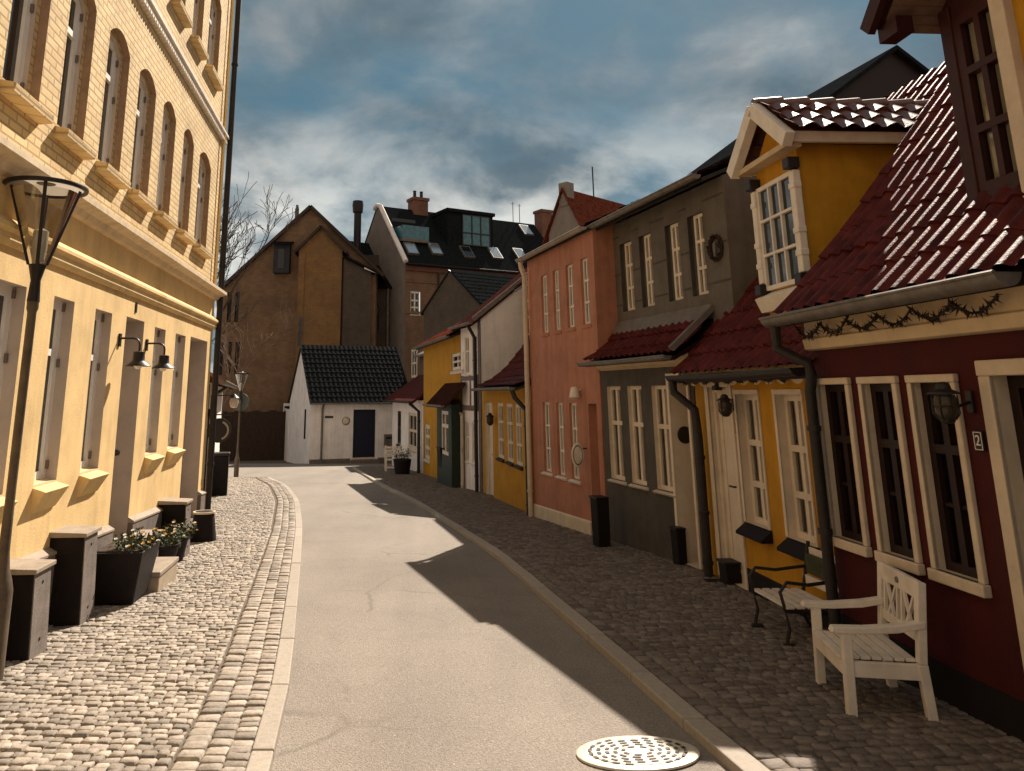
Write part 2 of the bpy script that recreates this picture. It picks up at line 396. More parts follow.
def hinge(parent, x, y, z):
    if not _hinge:
        o = MB().box(-.009, .009, -.015, .015, 0, .075).build('hinge', mat('hinge_grey', (.16, .12, .10), .6, 0), parent); _hinge.append(o)
    else:
        o = _hinge[0].copy(); COL.objects.link(o); o.parent = parent
    o.location = (x, y, z); return o
def doorleaf(parent, a, b, c, d, y, m, frame=None, panels=2, handle=True, fw=.07):
    fo = MB(); fo.box(a, a + fw, y, y + .08, c, d); fo.box(b - fw, b, y, y + .08, c, d); fo.box(a + fw, b - fw, y, y + .08, d - fw, d)
    D = MB(); D.box(a + fw, b - fw, y + .03, y + .07, c, d - fw)
    h = (d - fw - c); wl = b - a - 2 * fw
    for k in range(panels):
        z0 = c + h * (k / panels) + .1; z1 = c + h * ((k + 1) / panels) - .06
        for (p, q, r_, s_) in ((a + fw + .08, b - fw - .08, z0, z0 + .035), (a + fw + .08, b - fw - .08, z1 - .035, z1), (a + fw + .08, a + fw + .115, z0 + .035, z1 - .035), (b - fw - .115, b - fw - .08, z0 + .035, z1 - .035)):
            D.box(p, q, y + .018, y + .03, r_, s_)
    do = D.build('door', m, parent, bevel=.004)
    fo.build('door_frame', frame or m, do, bevel=.004)
    if handle:
        hm = MB(); hz = c + 1.0; hx = b - fw - .08
        hm.tube([(hx, y + .03, hz), (hx, y - .03, hz), (hx - .1, y - .035, hz)], .011, 6); hm.box(hx - .02, hx + .02, y + .022, y + .031, hz - .1, hz + .06)
        hm.build('handle', M_iron, do, smooth=True)
    return do

# ------------------------------------------------------------------ ground, road, pavements
LK = [(-3, -.42), (2.5, -.62)] + [(ground(*p).y, ground(*p).x) for p in [(270, 771), (290, 703), (294.5, 640), (300, 575), (302.5, 530), (299, 502), (287, 486.5), (268, 478.5)]]
RK = [(-3, 1.95), (2.5, 1.78)] + [(ground(*p).y, ground(*p).x) for p in [(725, 769), (652, 700), (592, 644), (554, 612), (498, 559), (456, 531), (411, 502), (383, 488)]] + [(34.5, -3.4)]
def interp(tab, y):
    if y <= tab[0][0]: return tab[0][1]
    for (a, p), (b, q) in zip(tab[:-1], tab[1:]):
        if y <= b: return p + (q - p) * (y - a) / (b - a)
    return tab[-1][1]
def smooth_tab(tab, y0, y1, n=60):
    ys = np.linspace(y0, y1, n); xs = np.array([interp(tab, y) for y in ys]); k = np.array([1, 2, 3, 2, 1]) / 9
    xp = np.concatenate([[xs[0]] * 2, xs, [xs[-1]] * 2]); xm = np.convolve(xp, k, 'valid'); return list(zip(ys, xm))
LK = smooth_tab(LK, LK[0][0], LK[-1][0]); RK = smooth_tab(RK, RK[0][0], RK[-1][0])
lk = lambda y: interp(LK, y); rk = lambda y: interp(RK, y)
Y_LEND = LK[-1][0]; Y_REND = RK[-1][0]
LWALL = lambda y: -3.28 - .0735 * (y - 6.4)
def rwall(y): return interp([(-3, 3.5), (1.6, 3.36), (6.4, 3.15), (6.5, 3.4), (9.76, 3.27), (12.4, 2.68), (15.6, 2.02), (20.9, 1.4), (22.84, .9), (29.3, -.25), (36.5, -1.75)], y)

def sheet(name, mat_, rows):
    """rows: list of (y, z, [x...])"""
    v = []; f = []; n = len(rows[0][2])
    for (y, z, xs) in rows: v += [(x, y, z) for x in xs]
    for r in range(len(rows) - 1):
        for k in range(n - 1): f.append((r * n + k, r * n + k + 1, (r + 1) * n + k + 1, (r + 1) * n + k))
    me = bpy.data.meshes.new(name); me.from_pydata(v, [], f); me.materials.append(mat_); o = bpy.data.objects.new(name, me); COL.objects.link(o); return struct(o)

def asphalt():
    m = bpy.data.materials.new('asphalt'); m.use_nodes = True; t = m.node_tree; b = t.nodes['Principled BSDF']; b.inputs['Roughness'].default_value = .82; b.inputs['Specular IOR Level'].default_value = .35
    co = N(t, 'ShaderNodeTexCoord').outputs['Object']
    n1 = N(t, 'ShaderNodeTexNoise', i_Scale=70.0, i_Detail=5.0, i_Roughness=.8); L(t, co, n1.inputs['Vector'])
    n2 = N(t, 'ShaderNodeTexNoise', i_Scale=.55, i_Detail=6.0, i_Roughness=.6); L(t, co, n2.inputs['Vector'])
    v = N(t, 'ShaderNodeTexVoronoi', i_Scale=110.0); L(t, co, v.inputs['Vector'])
    r1 = ramp(t, n1.outputs[0], [(.32, (.135, .117, .10)), (.5, (.245, .213, .18)), (.70, (.37, .325, .28))])
    r2 = ramp(t, n2.outputs[0], [(.3, (.84, .83, .82)), (.5, (1, 1, 1)), (.7, (1.1, 1.1, 1.08))])
    c = mixc(t, 1.0, r1.outputs[0], r2.outputs[0], 'MULTIPLY')
    sp = N(t, 'ShaderNodeTexVoronoi', i_Scale=9.0); L(t, co, sp.inputs['Vector'])
    rs = ramp(t, sp.outputs['Distance'], [(0.0, (1, 1, 1)), (.055, (1, 1, 1)), (.075, (0, 0, 0))])
    c = mixc(t, math_(t, 'MULTIPLY', rs.outputs[0], .45), c, (.55, .48, .38))
    wv = N(t, 'ShaderNodeMapping'); wv.inputs['Scale'].default_value = (1.6, .12, 1); L(t, co, wv.inputs[0])
    n3 = N(t, 'ShaderNodeTexNoise', i_Scale=1.0, i_Detail=5.0); L(t, wv.outputs[0], n3.inputs['Vector'])
    r3 = ramp(t, n3.outputs[0], [(.35, (.92, .92, .92)), (.6, (1.05, 1.05, 1.04))]); c = mixc(t, 1.0, c, r3.outputs[0], 'MULTIPLY')
    ds = N(t, 'ShaderNodeTexNoise', i_Scale=1.4, i_Detail=6.0); L(t, co, ds.inputs['Vector'])
    av = N(t, 'ShaderNodeVectorMath', operation='MULTIPLY_ADD'); L(t, ds.outputs['Color'], av.inputs[0]); av.inputs[1].default_value = (.5, .5, 0); L(t, co, av.inputs[2])
    vc = N(t, 'ShaderNodeTexVoronoi', feature='DISTANCE_TO_EDGE', i_Scale=.32); L(t, av.outputs[0], vc.inputs['Vector'])
    rc = ramp(t, vc.outputs['Distance'], [(0.0, (1, 1, 1)), (.0025, (.8, .8, .8)), (.006, (0, 0, 0))])
    nm = N(t, 'ShaderNodeTexNoise', i_Scale=.8, i_Detail=3.0); L(t, co, nm.inputs['Vector']); rm = ramp(t, nm.outputs[0], [(.48, (0, 0, 0)), (.58, (1, 1, 1))])
    c = mixc(t, math_(t, 'MULTIPLY', math_(t, 'MULTIPLY', rc.outputs[0], rm.outputs[0]), .55), c, (.10, .085, .07))
    nst = N(t, 'ShaderNodeTexNoise', i_Scale=2.6, i_Detail=8.0, i_Roughness=.7); L(t, co, nst.inputs['Vector']); rst = ramp(t, nst.outputs[0], [(.56, (0, 0, 0)), (.72, (1, 1, 1))]); c = mixc(t, math_(t, 'MULTIPLY', rst.outputs[0], .35), c, (.15, .125, .10))
    L(t, c, b.inputs['Base Color'])
    bn = N(t, 'ShaderNodeBump', i_Strength=.8, i_Distance=.006); L(t, v.outputs['Distance'], bn.inputs['Height']); L(t, bn.outputs[0], b.inputs['Normal'])
    return m
M_asph = asphalt()
M_mortar = mat('joint_sand', (.13, .105, .08), .95, .2, 20, .4, 60)
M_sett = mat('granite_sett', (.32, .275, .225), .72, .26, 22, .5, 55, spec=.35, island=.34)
M_sett_dark = mat('worn_sett', (.165, .135, .112), .75, .25, 20, .5, 55, spec=.3, island=.30)  # darker tone for the right-hand setts
M_kerb = mat('granite_kerb', (.36, .315, .26), .75, .12, 30, .3, 80, island=.10)
M_ground = mat('earth', (.12, .10, .08), .95, .2, 2)
ys = [-60, -20, 46, 90, 400, 1500]
sheet('ground', M_ground, [(y, gz(y) - .12, [-1500, -60, 60, 1500]) for y in ys])
# the carriageway, then the open corner it turns into
rows = []
for y in np.linspace(-3, Y_LEND, 70): rows.append((y, gz(y), [lk(y) - .01, (lk(y) + rk(y)) / 2, rk(y) + .01]))
sheet('road', M_asph, rows)
rows = [(y, gz(y), [-24, -12, rk(min(y, Y_REND)) + .01, -.6]) for y in np.linspace(Y_LEND + .001, 38.2, 12)]
sheet('street_corner', M_asph, rows)
rows = [(y, gz(y) + .0, [LWALL(y) - 2.5, lk(y)]) for y in np.linspace(-3, Y_LEND, 50)]
rows2 = []
def setts(name, m, xl, xr, y0, y1, pitch=.082, wmin=.06, wmax=.105, h=.05, skew=0.0, single=False, joint=.008):
    """rows of individually cut stones with domed heads; one paving surface"""
    V = []; F = []; base = []
    y = y0; row = 0
    g = [-.5, -.39, .39, .5]
    while y < y1:
        d = pitch * random.uniform(.88, 1.12); a = xl(y); b = xr(y); x = a + (0 if single else random.uniform(-.1, 0))
        wob = random.uniform(-.01, .01)
        while x < b:
            wd = (b - a) if single else random.uniform(wmin, wmax)
            if x > b - .028: break
            if x + wd > b - .028: wd = b - x
            cx, cy = x + wd / 2, y + d / 2 + skew * (x - a) + .012 * math.sin(x * 5 + row) + wob
            sx, sy = wd - joint, d - joint * random.uniform(1.0, 1.8)
            tilt = random.uniform(-.035, .035), random.uniform(-.05, .05); hz = h + random.uniform(-.005, .005)
            rot = random.uniform(-.06, .06); o = len(V)
            cr, sr = math.cos(rot), math.sin(rot)
            for j, gj in enumerate(g):
                for i, gi in enumerate(g):
                    ex = (i in (0, 3)); ey = (j in (0, 3))
                    zq = hz
                    if ex and ey: zq -= .012
                    elif ex or ey: zq -= .006
                    jx = random.uniform(-.004, .004); jy = random.uniform(-.004, .004)
                    fx = gi * sx * (.965 if (ex and ey) else 1) + jx; fy = gj * sy * (.965 if (ex and ey) else 1) + jy
                    X = cx + fx * cr - fy * sr; Y = cy + fx * sr + fy * cr
                    V.append((X, Y, gz(Y) + zq + fx * tilt[0] + fy * tilt[1] + random.uniform(-.0018, .0018)))
            for j in range(3):
                for i in range(3): F.append((o + j * 4 + i, o + j * 4 + i + 1, o + j * 4 + i + 5, o + j * 4 + i + 4))
            ring = [o, o + 1, o + 2, o + 3, o + 7, o + 11, o + 15, o + 14, o + 13, o + 12, o + 8, o + 4]
            o2 = len(V)
            for q in ring: V.append((V[q][0], V[q][1], V[q][2] - .035))
            for k in range(12):
                k2 = (k + 1) % 12; F.append((ring[k2], ring[k], o2 + k, o2 + k2))
            x += wd
        y += d; row += 1
    me = bpy.data.meshes.new(name); me.from_pydata(V, [], F); me.materials.append(m)
    me.polygons.foreach_set('use_smooth', [True] * len(F)); o = bpy.data.objects.new(name, me); COL.objects.link(o); return struct(o)
sheet('pavement_bed', M_mortar, [(y, gz(y) + .034, [LWALL(min(y, 14)) - (.6 if y < 14 else 3.5), lk(y) - .05]) for y in np.linspace(-3, Y_LEND + .3, 60)])
sheet('pavement_bed', M_mortar, [(y, gz(y) + .036, [rk(y) + .06, rwall(y) + 1.2]) for y in np.linspace(-3, Y_REND, 60)])
K1 = .13
setts('cobbled_pavement', M_sett, lambda y: (LWALL(y) - .05 if y < 13.6 else max(-7.5, LWALL(y) - 1.2 - .25 * (y - 13.6))), lambda y: lk(y) - .50, 1.5, Y_LEND, skew=-.10)
setts('kerb_course', M_sett, lambda y: lk(y) - .505, lambda y: lk(y) - .37, 1.5, Y_LEND, pitch=.11, single=True, h=.052)
setts('kerb_course', M_sett, lambda y: lk(y) - .37, lambda y: lk(y) - .245, 1.5, Y_LEND, pitch=.10, single=True, h=.05)
setts('kerb_course', M_sett, lambda y: lk(y) - .25, lambda y: lk(y) - .125, 1.5, Y_LEND, pitch=.09, single=True, h=.05)
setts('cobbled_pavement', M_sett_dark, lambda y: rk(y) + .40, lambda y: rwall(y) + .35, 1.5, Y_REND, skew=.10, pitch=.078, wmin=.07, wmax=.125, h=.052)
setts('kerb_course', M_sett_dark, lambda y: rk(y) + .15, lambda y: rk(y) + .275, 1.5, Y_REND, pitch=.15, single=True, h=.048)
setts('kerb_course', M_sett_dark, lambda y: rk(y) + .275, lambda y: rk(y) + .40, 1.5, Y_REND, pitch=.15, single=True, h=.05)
def kerb(name, fx, y0, y1, wd, ln, side):
    mbk = MB(); y = y0
    while y < y1:
        l = ln * random.uniform(.85, 1.15); a, b = y + .006, min(y + l - .006, y1)
        if b - a < .1: break
        xa, xb = fx(a), fx(b); h = .056 + random.uniform(-.004, .004)
        if side < 0: q = [(xa - wd, a), (xa, a), (xb, b), (xb - wd, b)]
        else: q = [(xa, a), (xa + wd, a), (xb + wd, b), (xb, b)]
        mbk.hexa([(p[0], p[1], gz(p[1]) - .1) for p in q] + [(p[0], p[1], gz(p[1]) + h) for p in q]); y += l
    o = mbk.build(name, M_kerb, bevel=.009); return struct(o)
kerb('kerb', lk, 1.2, Y_LEND, .118, 1.15, -1)
kerb('kerb', rk, 1.2, Y_REND, .14, .95, 1)

# manhole cover
mc = ground(638, 755); RM = .335
mh = thing('manhole_cover', 'round pale metal drain cover with rings of slots, set in the asphalt', 'manhole cover', (mc.x, mc.y, gz(mc.y) + .004))
mh.rotation_euler = (math.atan(-.04), 0, rad(8))
M_cast = mat('bright_cast_iron', (.66, .60, .50), .40, .22, 14, .15, 60, metal=.25)
cov = MB().lathe([(RM, 0), (RM, .010), (RM - .012, .014), (RM * .80, .014), (RM * .79, .010), (RM * .775, .010), (RM * .765, .015), (.001, .015)], n=56); cov.v = [(v[0], v[1] * .66, v[2]) for v in cov.v]; cov.build('cover_plate', M_cast, mh, smooth=True)
sl = MB()
for r_, n_ in ((.26, 22), (.215, 18), (.17, 14), (.125, 10), (.08, 7)):
    for k in range(n_):
        a = 2 * math.pi * k / n_
        if abs(math.cos(a)) < .17: continue
        a0, a1 = a - .30 * 2 * math.pi / n_, a + .30 * 2 * math.pi / n_; q = []
        for rr in (r_ - .011, r_ + .011):
            for aa in (a0, a, a1): q.append((rr * math.cos(aa), rr * math.sin(aa), .0185))
        sl.add(q, [(0, 1, 4, 3), (1, 2, 5, 4)])
sl.v = [(v[0], v[1] * .66, v[2]) for v in sl.v]; sl.build('slots', M_iron, mh, recalc=False)

# ------------------------------------------------------------------ yellow building on the sunny side
FL = Frame((LWALL(1.6), 1.6), (LWALL(13.62), 13.62))
hb = house_root('corner_building', 'tall yellow building on the left, smooth render below and brick above, in full sun', FL, 'building')
gp = [FL.rect((52.7, 302.7), (73.5, 302.7), (34.5, 488), (57.5, 480)), FL.rect((95.4, 310), (111.1, 311.8), (81, 464), (99.5, 467)),
      FL.rect((154, 327.5), (164.8, 328), (146.3, 450), (157.7, 451)), FL.rect((175.4, 334.8), (184.8, 336), (168, 444.5), (179, 444.5))]
gd = [FL.rect((125.4, 318), (143.6, 321.5), (110, 520), (129, 520)), FL.rect((190, 338), (206, 343.5), (180, 499), (198.5, 500))]
GT, GB = 2.54, .95
gh = [(h[0], h[1], GB, GT) for h in gp]
w0 = gh[1][0] - gh[0][0]
gh = [(gh[0][0] - w0 * 2.02, gh[0][1] - w0 * 2.02, GB, GT), (gh[0][0] - w0 * .99, gh[0][1] - w0 * .99, GB, GT)] + gh
dh = [(gd[0][0], gd[0][1], gz(9) + .42, 2.56), (gd[1][0], gd[1][1], gz(12.5) + .25, 2.56)]
up = [FL.rect(*q) for q in [((17, 3), (48, 0), (7, 95), (35.7, 119)), ((74, 5), (96, 0), (62, 128), (84, 128)), ((111.7, 36.7), (131.7, 43), (101.7, 170), (116.7, 181.7)),
      ((141.7, 76.7), (156.7, 76), (133, 193), (146.7, 206)), ((165.7, 106.7), (178, 110), (158, 213), (166.7, 221.7)), ((185, 133), (195, 137), (180, 230), (186.7, 238)), ((200.7, 163), (212, 163), (196, 243), (205, 252))]]
UB, UT, UR = 4.02, 5.52, .13
uh = [(h[0], h[1], UB, UT, UR) for h in up]
uh = [(uh[0][0] - (uh[1][0] - uh[0][0]), uh[0][1] - (uh[1][0] - uh[0][0]), UB, UT, UR)] + uh
VB, VT = 7.02, 8.5
vh = [(h[0], h[1], VB, VT, UR) for h in uh]
W = FL.W; ZL, ZS, ZTOP = 3.40, 6.28, 9.3
m1 = MB(); wall_front(m1, 0, W, gz(14) - .3, ZL, gh + dh); m1.add([(W, 0, -1), (W, 9, -1), (W, 9, ZL), (W, 0, ZL)], [(0, 1, 2, 3)]); m1.add([(0, 0, -1), (0, 9, -1), (0, 9, ZL), (0, 0, ZL)], [(0, 1, 2, 3)])
m1.build('ground_floor_wall', M_plaster_L, hb, recalc=False)
STP = .065
outh = [(h[0] - STP, h[1] + STP, h[2], h[3] + STP, UR + .02) for h in uh + vh]
m1 = MB(); wall_front(m1, 0, W, ZL, ZTOP, outh, y=.012)
for h, oh in zip(uh + vh, outh): wall_front(m1, oh[0] - .01, oh[1] + .01, oh[2], oh[3] + .01, [h], y=.092); m1.add([(W, .012, ZL), (W, 9, ZL), (W, 9, ZTOP), (W, .012, ZTOP)], [(0, 1, 2, 3)]); m1.add([(0, .012, ZL), (0, 9, ZL), (0, 9, ZTOP), (0, .012, ZTOP)], [(0, 1, 2, 3)])
m1.add([(0, .012, ZTOP), (W, .012, ZTOP), (W, 9, ZTOP), (0, 9, ZTOP)], [(0, 1, 2, 3)]); m1.add([(0, 9, -1), (W, 9, -1), (W, 9, ZTOP), (0, 9, ZTOP)], [(0, 1, 2, 3)])
m1.build('upper_wall', M_brick_L, hb, recalc=False)
REV = .15
for h in gh + uh + vh + dh:
    m1 = MB(); reveals(m1, [h], .28 if h in dh else (REV if h in gh else .075), y=0 if h in gh + dh else .092, skip_bottom=h in dh); m1.build('reveal', M_reveal_L, hb, recalc=False)
MB().box(.05, W - .05, .75, .78, -1, ZTOP - .02).build('inner_wall', M_dark, hb)
M_sill_L = mat('sill_render', (.74, .55, .26), .8, .1, 6, .25, 50, streak=.15)
for h in gh:
    fo = window(hb, h, REV - .05, cols=1, rows=(.70,), fw=.085, depth=.05, pane='dark', fmat=M_whitef)
    s_ = MB(); s_.hexa([(h[0] - .0, -.015, h[2] - .22), (h[1] + .0, -.015, h[2] - .22), (h[1] + .0, .1, h[2] - .22), (h[0] - .0, .1, h[2] - .22),
                        (h[0] - .03, -.115, h[2] - .05), (h[1] + .03, -.115, h[2] - .05), (h[1] + .0, REV, h[2] + .03), (h[0] - .0, REV, h[2] + .03)])
    s_.build('sill', M_sill_L, fo, bevel=.008)
    for q in (.06, .62, .94): hinge(fo, h[1] - .021, REV - .06, h[2] + (h[3] - h[2]) * q)
for h in uh + vh:
    fo = window(hb, (h[0], h[1], h[2], h[3]), .135, cols=1, rows=(.70,), fw=.085, depth=.05, pane='dark', fmat=M_whitef)
    s_ = MB(); s_.prism([(-.11, h[2] - .05), (.15, h[2] + .0), (.15, h[2] - .1), (.0, h[2] - .13), (-.10, h[2] - .12)], 'x', h[0] - .10, h[1] + .12); s_.build('sill', M_brick_L, fo, bevel=.006)
    ar = MB(); reveals(ar, [(h[0] - STP, h[1] + STP, h[2], h[3] + STP, UR + .02)], .08, y=.012, skip_bottom=True); ar.build('surround', M_brick_shade_L, fo, recalc=False)
    for q in (.08, .60, .92): hinge(fo, h[1] - .02, .125, h[2] + (h[3] - UR - h[2]) * q)
# cornice, mouldings, string course
c_ = MB(); c_.prism([(.012, ZL - .10), (-.05, ZL - .08), (-.09, ZL - .03), (-.20, ZL), (-.20, ZL + .05), (.012, ZL + .14)], 'x', -.2, W + .03); c_.build('cornice', M_cornice, hb)
c_ = MB(); c_.prism([(0, 2.80), (-.03, 2.80), (-.05, 2.84), (-.05, 2.89), (-.085, 2.92), (-.085, 2.95), (0, 3.02)], 'x', 0, W + .04); c_.build('moulding', M_plaster_L, hb)
c_ = MB(); c_.box(0, W + .03, -.045, .012, ZS - .05, ZS + .03); c_.box(0, W + .05, -.075, .012, ZS + .03, ZS + .075)
k = 0.0
while k < W: c_.box(k, k + .045, -.06, .012, ZS - .095, ZS - .05); k += .09
c_.build('string_course', M_white, hb)
# stepped plinth with a sloping, pale capping
pl = MB(); cp = MB()
edges = sorted([(0.0, dh[0][0]), (dh[0][1], dh[1][0]), (dh[1][1], W)])
for (a, b) in edges:
    za = gz(1.6 + a) + .62; zb_ = gz(1.6 + b) + .62
    pl.hexa([(a, -.06, -1.2), (b, -.06, -1.2), (b, 0, -1.2), (a, 0, -1.2), (a, -.06, za), (b, -.06, zb_), (b, 0, zb_), (a, 0, za)])
    cp.hexa([(a, -.07, za + .001), (b, -.07, zb_ + .001), (b, -.001, zb_ + .001), (a, -.001, za + .001), (a, -.07, za + .02), (b, -.07, zb_ + .02), (b, -.001, zb_ + .06), (a, -.001, za + .06)])
po = pl.build('plinth', M_plinth_L, hb); cp.build('capping', mat('cap_stone', (.32, .265, .205), .75, .15, 9, .3, 50), po)
M_door_L = mat('grey_door', (.36, .30, .26), .6, .08, 5, .1, 30)
do = doorleaf(hb, dh[0][0] + .0, dh[0][1], dh[0][2], dh[0][3], .27, M_door_L, panels=2, handle=False)
hm = MB(); px_, pz_ = FL.px(118, 441, .2); hm.tube([(dh[0][0] + .16, .27, 1.02), (dh[0][0] + .16, .05, 1.06)], .018, 8); hm.lathe([(.001, -.04), (.03, -.03), (.038, 0), (.03, .03), (.001, .04)], (dh[0][0] + .16, .03, 1.06), 10, 'y'); hm.build('door_knob', M_iron, do, smooth=True)
doorleaf(hb, dh[1][0], dh[1][1], dh[1][2], dh[1][3], .27, M_door_L, panels=2, handle=False)
u, z = FL.px(136, 305); MB().box(u - .025, u + .025, -.012, .0, z - .09, z + .03).build('air_vent', M_iron, hb)
pipe(hb, [(W + .09, -.08, ZTOP), (W + .09, -.08, gz(13.6) + .1)], .055, M_pipe)
wf = MB(); wf.tube([(W - .28, -.05, ZTOP), (W - .28, -.05, ZL + .1)], .02, 8); wf.build('cable_conduit', M_sill_L, hb)
# iron gooseneck wall lamps beside the door
def wall_lamp(pxm, label):
    u, z = FL.px(*pxm); p = FL.world(u)
    t = thing('wall_lamp', label, 'wall lamp', (p.x, p.y, z), FL.ang, 'gooseneck lamps on the yellow wall')
    b = MB(); b.box(-.03, .03, -.02, -.001, -.07, .07); b.build('wall_plate', M_iron, t)
    pts = [(0, -.01, .02)] + [(0, -.02 - .14 * k / 4, .02) for k in (1, 2, 3, 4)] + [(0, -.16 - .07 * math.sin(a), -.05 + .07 * math.cos(a)) for a in (rad(30), rad(60), rad(90))] + [(0, -.23, -.13)]
    MB().tube(pts, .012, 8).build('arm', M_iron, t, smooth=True)
    MB().lathe([(.018, -.12), (.06, -.13), (.065, -.22), (.075, -.235), (.135, -.275), (.14, -.285), (.125, -.28), (.06, -.245), (.05, -.25)], (0, -.23, 0), 20).build('lamp_shade', M_iron, t, smooth=True)
    MB().lathe([(.02, -.23), (.045, -.25), (.05, -.28), (.03, -.31), (.001, -.32)], (0, -.23, 0), 12).build('bulb', mat('opal_glass', (.7, .68, .6), .2, 0), t, smooth=True)
wall_lamp((119, 340), 'black gooseneck wall lamp nearer the viewer, left of the grey door top')
wall_lamp((146, 345), 'black gooseneck wall lamp beyond the grey door, beside the third window')

# ================================================================== RIGHT SIDE
M_redwall = mat('oxblood_render', (.055, .0035, .003), .8, .2, 3, .5, 45, streak=.35, stain=(.035, .003, .002))
M_redwood = mat('oxblood_timber', (.014, .004, .003), .5, .18, 9, .2, 40)
M_tile_red = mat('red_pantile', (.085, .014, .010), .5, .45, 7, .4, 60, spec=.08, stain=(.045, .018, .012))
M_tile_dk = mat('dark_pantile', (.05, .02, .016), .9, .35, 5, .2, 60, spec=0.0)
M_tile_or = mat('orange_pantile', (.13, .036, .022), .9, .35, 5, .2, 60, spec=0.0)
M_slate = mat('black_slate', (.014, .016, .018), .9, .3, 6, .2, 60, spec=0.0)
M_ochre = mat('ochre_render', (.50, .245, .015), .85, .15, 2.2, .4, 45, streak=.3, stain=(.38, .17, .012))
M_fascia = mat('fascia_cream', (.58, .44, .27), .65, .10, 5, .15, 40, streak=.2)
M_surround = mat('surround_cream', (.60, .49, .36), .65, .10, 6, .15, 40, streak=.15)
M_grey = mat('dark_grey_render', (.08, .071, .06), .85, .2, 2.5, .45, 40, streak=.35, stain=(.06, .052, .045))
M_grey2 = mat('panel_grey', (.125, .108, .088), .8, .16, 3, .3, 40, streak=.3)
M_black = mat('tarred_base', (.010, .006, .006), .75, .15, 6, .3, 40, spec=.25)
M_salmon = mat('salmon_render', (.42, .185, .115), .85, .16, 2.0, .45, 45, streak=.35, stain=(.52, .27, .18))
M_whitewall = mat('whitewash', (.86, .80, .76), .85, .10, 1.8, .4, 40, streak=.25)
M_beam = mat('grey_timber', (.16, .13, .115), .75, .2, 9, .2, 40)
M_white2 = mat('door_white', (.66, .56, .44), .55, .10, 4, .12, 40, streak=.2)
M_lead = mat('lead_flashing', (.15, .13, .115), .6, .2, 6)

# ---------------------------------------------------------------- oxblood house (nearest, right edge)
FR = Frame((3.15, 6.44), (3.36, 1.9)); RW = FR.W
hr = house_root('red_house', 'low oxblood red house with cream window surrounds and a steep red tiled roof', FR)
zg = lambda u: gz(FR.world(u).y)
PRJ = 0.035
rw_px = [((818, 383), (852, 377), (835, 548), (871, 552)), ((862, 378), (899, 375), (882, 562), (925, 574)), ((911, 375), (957, 368), (936, 580), (992, 598))]
rw = [FR.rect(*q) for q in rw_px]
RT = sum(q[3] for q in rw) / 3; RB = sum(q[2] for q in rw) / 3
rw = [(q[0], q[1], RB, RT) for q in rw]
du0 = FR.px(981, 366)[0]; du1 = du0 + .95
rd = (du0, du1, zg(du0) + .12, RT + .07)
EV = 2.04        # underside of the fascia
print('red', [tuple(round(x, 2) for x in q) for q in rw], rd, RW)
holes = [(a + .045, b - .045, c + .07, d - .05) for a, b, c, d in rw] + [(rd[0] + .09, rd[1] - .09, rd[2], rd[3] - .09)]
m1 = MB(); wall_front(m1, 0, RW, -1.2, 2.5, holes); shell(m1, RW, 5.4, -1.2, 2.45, 5.6, ry=2.7)
m1.build('wall', M_redwall, hr, recalc=False)
for x0_, x1_, zt_ in ((.01, rd[0], zg(.5) + .30), (rd[1], RW - .01, zg(RW) + .33)): MB().box(x0_, x1_, -.012, 0, -1.2, zt_).build('tarred_base', M_black, hr)
for q, hq in zip(rw, holes[:3]):
    a, b, c, d = q; s_ = MB(); t_ = .045
    s_.box(a, a + t_, -PRJ, .0, c + .07, d - .05); s_.box(b - t_, b, -PRJ, 0, c + .07, d - .05); s_.box(a - .004, b + .004, -PRJ - .004, 0, d - .05, d); s_.box(a - .012, b + .012, -PRJ - .02, 0, c, c + .07)
    so = s_.build('window_surround', M_surround, hr, bevel=.008)
    m1 = MB(); reveals(m1, [hq], .105, y=-PRJ); m1.build('reveal', M_surround, so, recalc=False)
    window(hr, hq, .035, cols=2, rows=(.64,), fw=.055, mw=.028, fmat=M_redwood, depth=.06, curtain=True, bars=1, curtain_w=.30)
a, b, c, d = rd; s_ = MB(); t_ = .09
s_.box(a, a + t_, -PRJ, 0, c, d - t_); s_.box(b - t_, b, -PRJ, 0, c, d - t_); s_.box(a - .004, b + .004, -PRJ - .004, 0, d - t_, d)
so = s_.build('door_surround', M_surround, hr, bevel=.008); m1 = MB(); reveals(m1, [holes[3]], .14, y=-PRJ); m1.build('reveal', M_surround, so, recalc=False)
doorleaf(hr, holes[3][0], holes[3][1], c, holes[3][3], .07, M_redwood, panels=3)
f_ = MB(); f_.prism([(-.036, EV + .002), (-.07, EV + .01), (-.085, EV + .09), (-.06, EV + .10), (-.055, EV + .24), (-.10, EV + .27), (-.10, EV + .31), (0.02, EV + .31), (.02, EV)], 'x', .02, RW - .02)
f_.build('cornice', M_fascia, hr, bevel=.006)
SL = math.tan(rad(51)); prof = [(-.24, 2.33), (0.12, 2.70), (0.5, 3.12), (2.7, 2.70 + 2.58 * SL)]
r_ = MB(); tiles(r_, -.06, RW, prof, tw=.175, course=.34, amp=.036, seg=8, step=.014); ro = r_.build('roof', M_tile_red, hr, smooth=False, recalc=False)
ro.data.polygons.foreach_set('use_smooth', [True] * len(ro.data.polygons)); ro.data.set_sharp_from_angle(angle=rad(50))
s_ = MB(); slab(s_, -.05, RW, [(p[0] + .02, p[1] - .03) for p in prof], .06); slab(s_, -.05, RW, [(2.7, prof[-1][1] - .03), (5.6, 2.3)], .08); s_.build('roof_deck', M_redwood, ro)
gend = FR.px(1006, 263, -.3)[0]
gutter(hr, -.08, gend, -.30, 2.31, .075, M_zinc, sag=.0)
pipe(hr, [(.02, -.30, 2.24), (.02, -.30, 2.06), (.14, -.12, 1.94), (.12, -.09, 1.84), (.07, -.09, 1.72), (.07, -.09, zg(0) + .05)], .042, M_pipe)
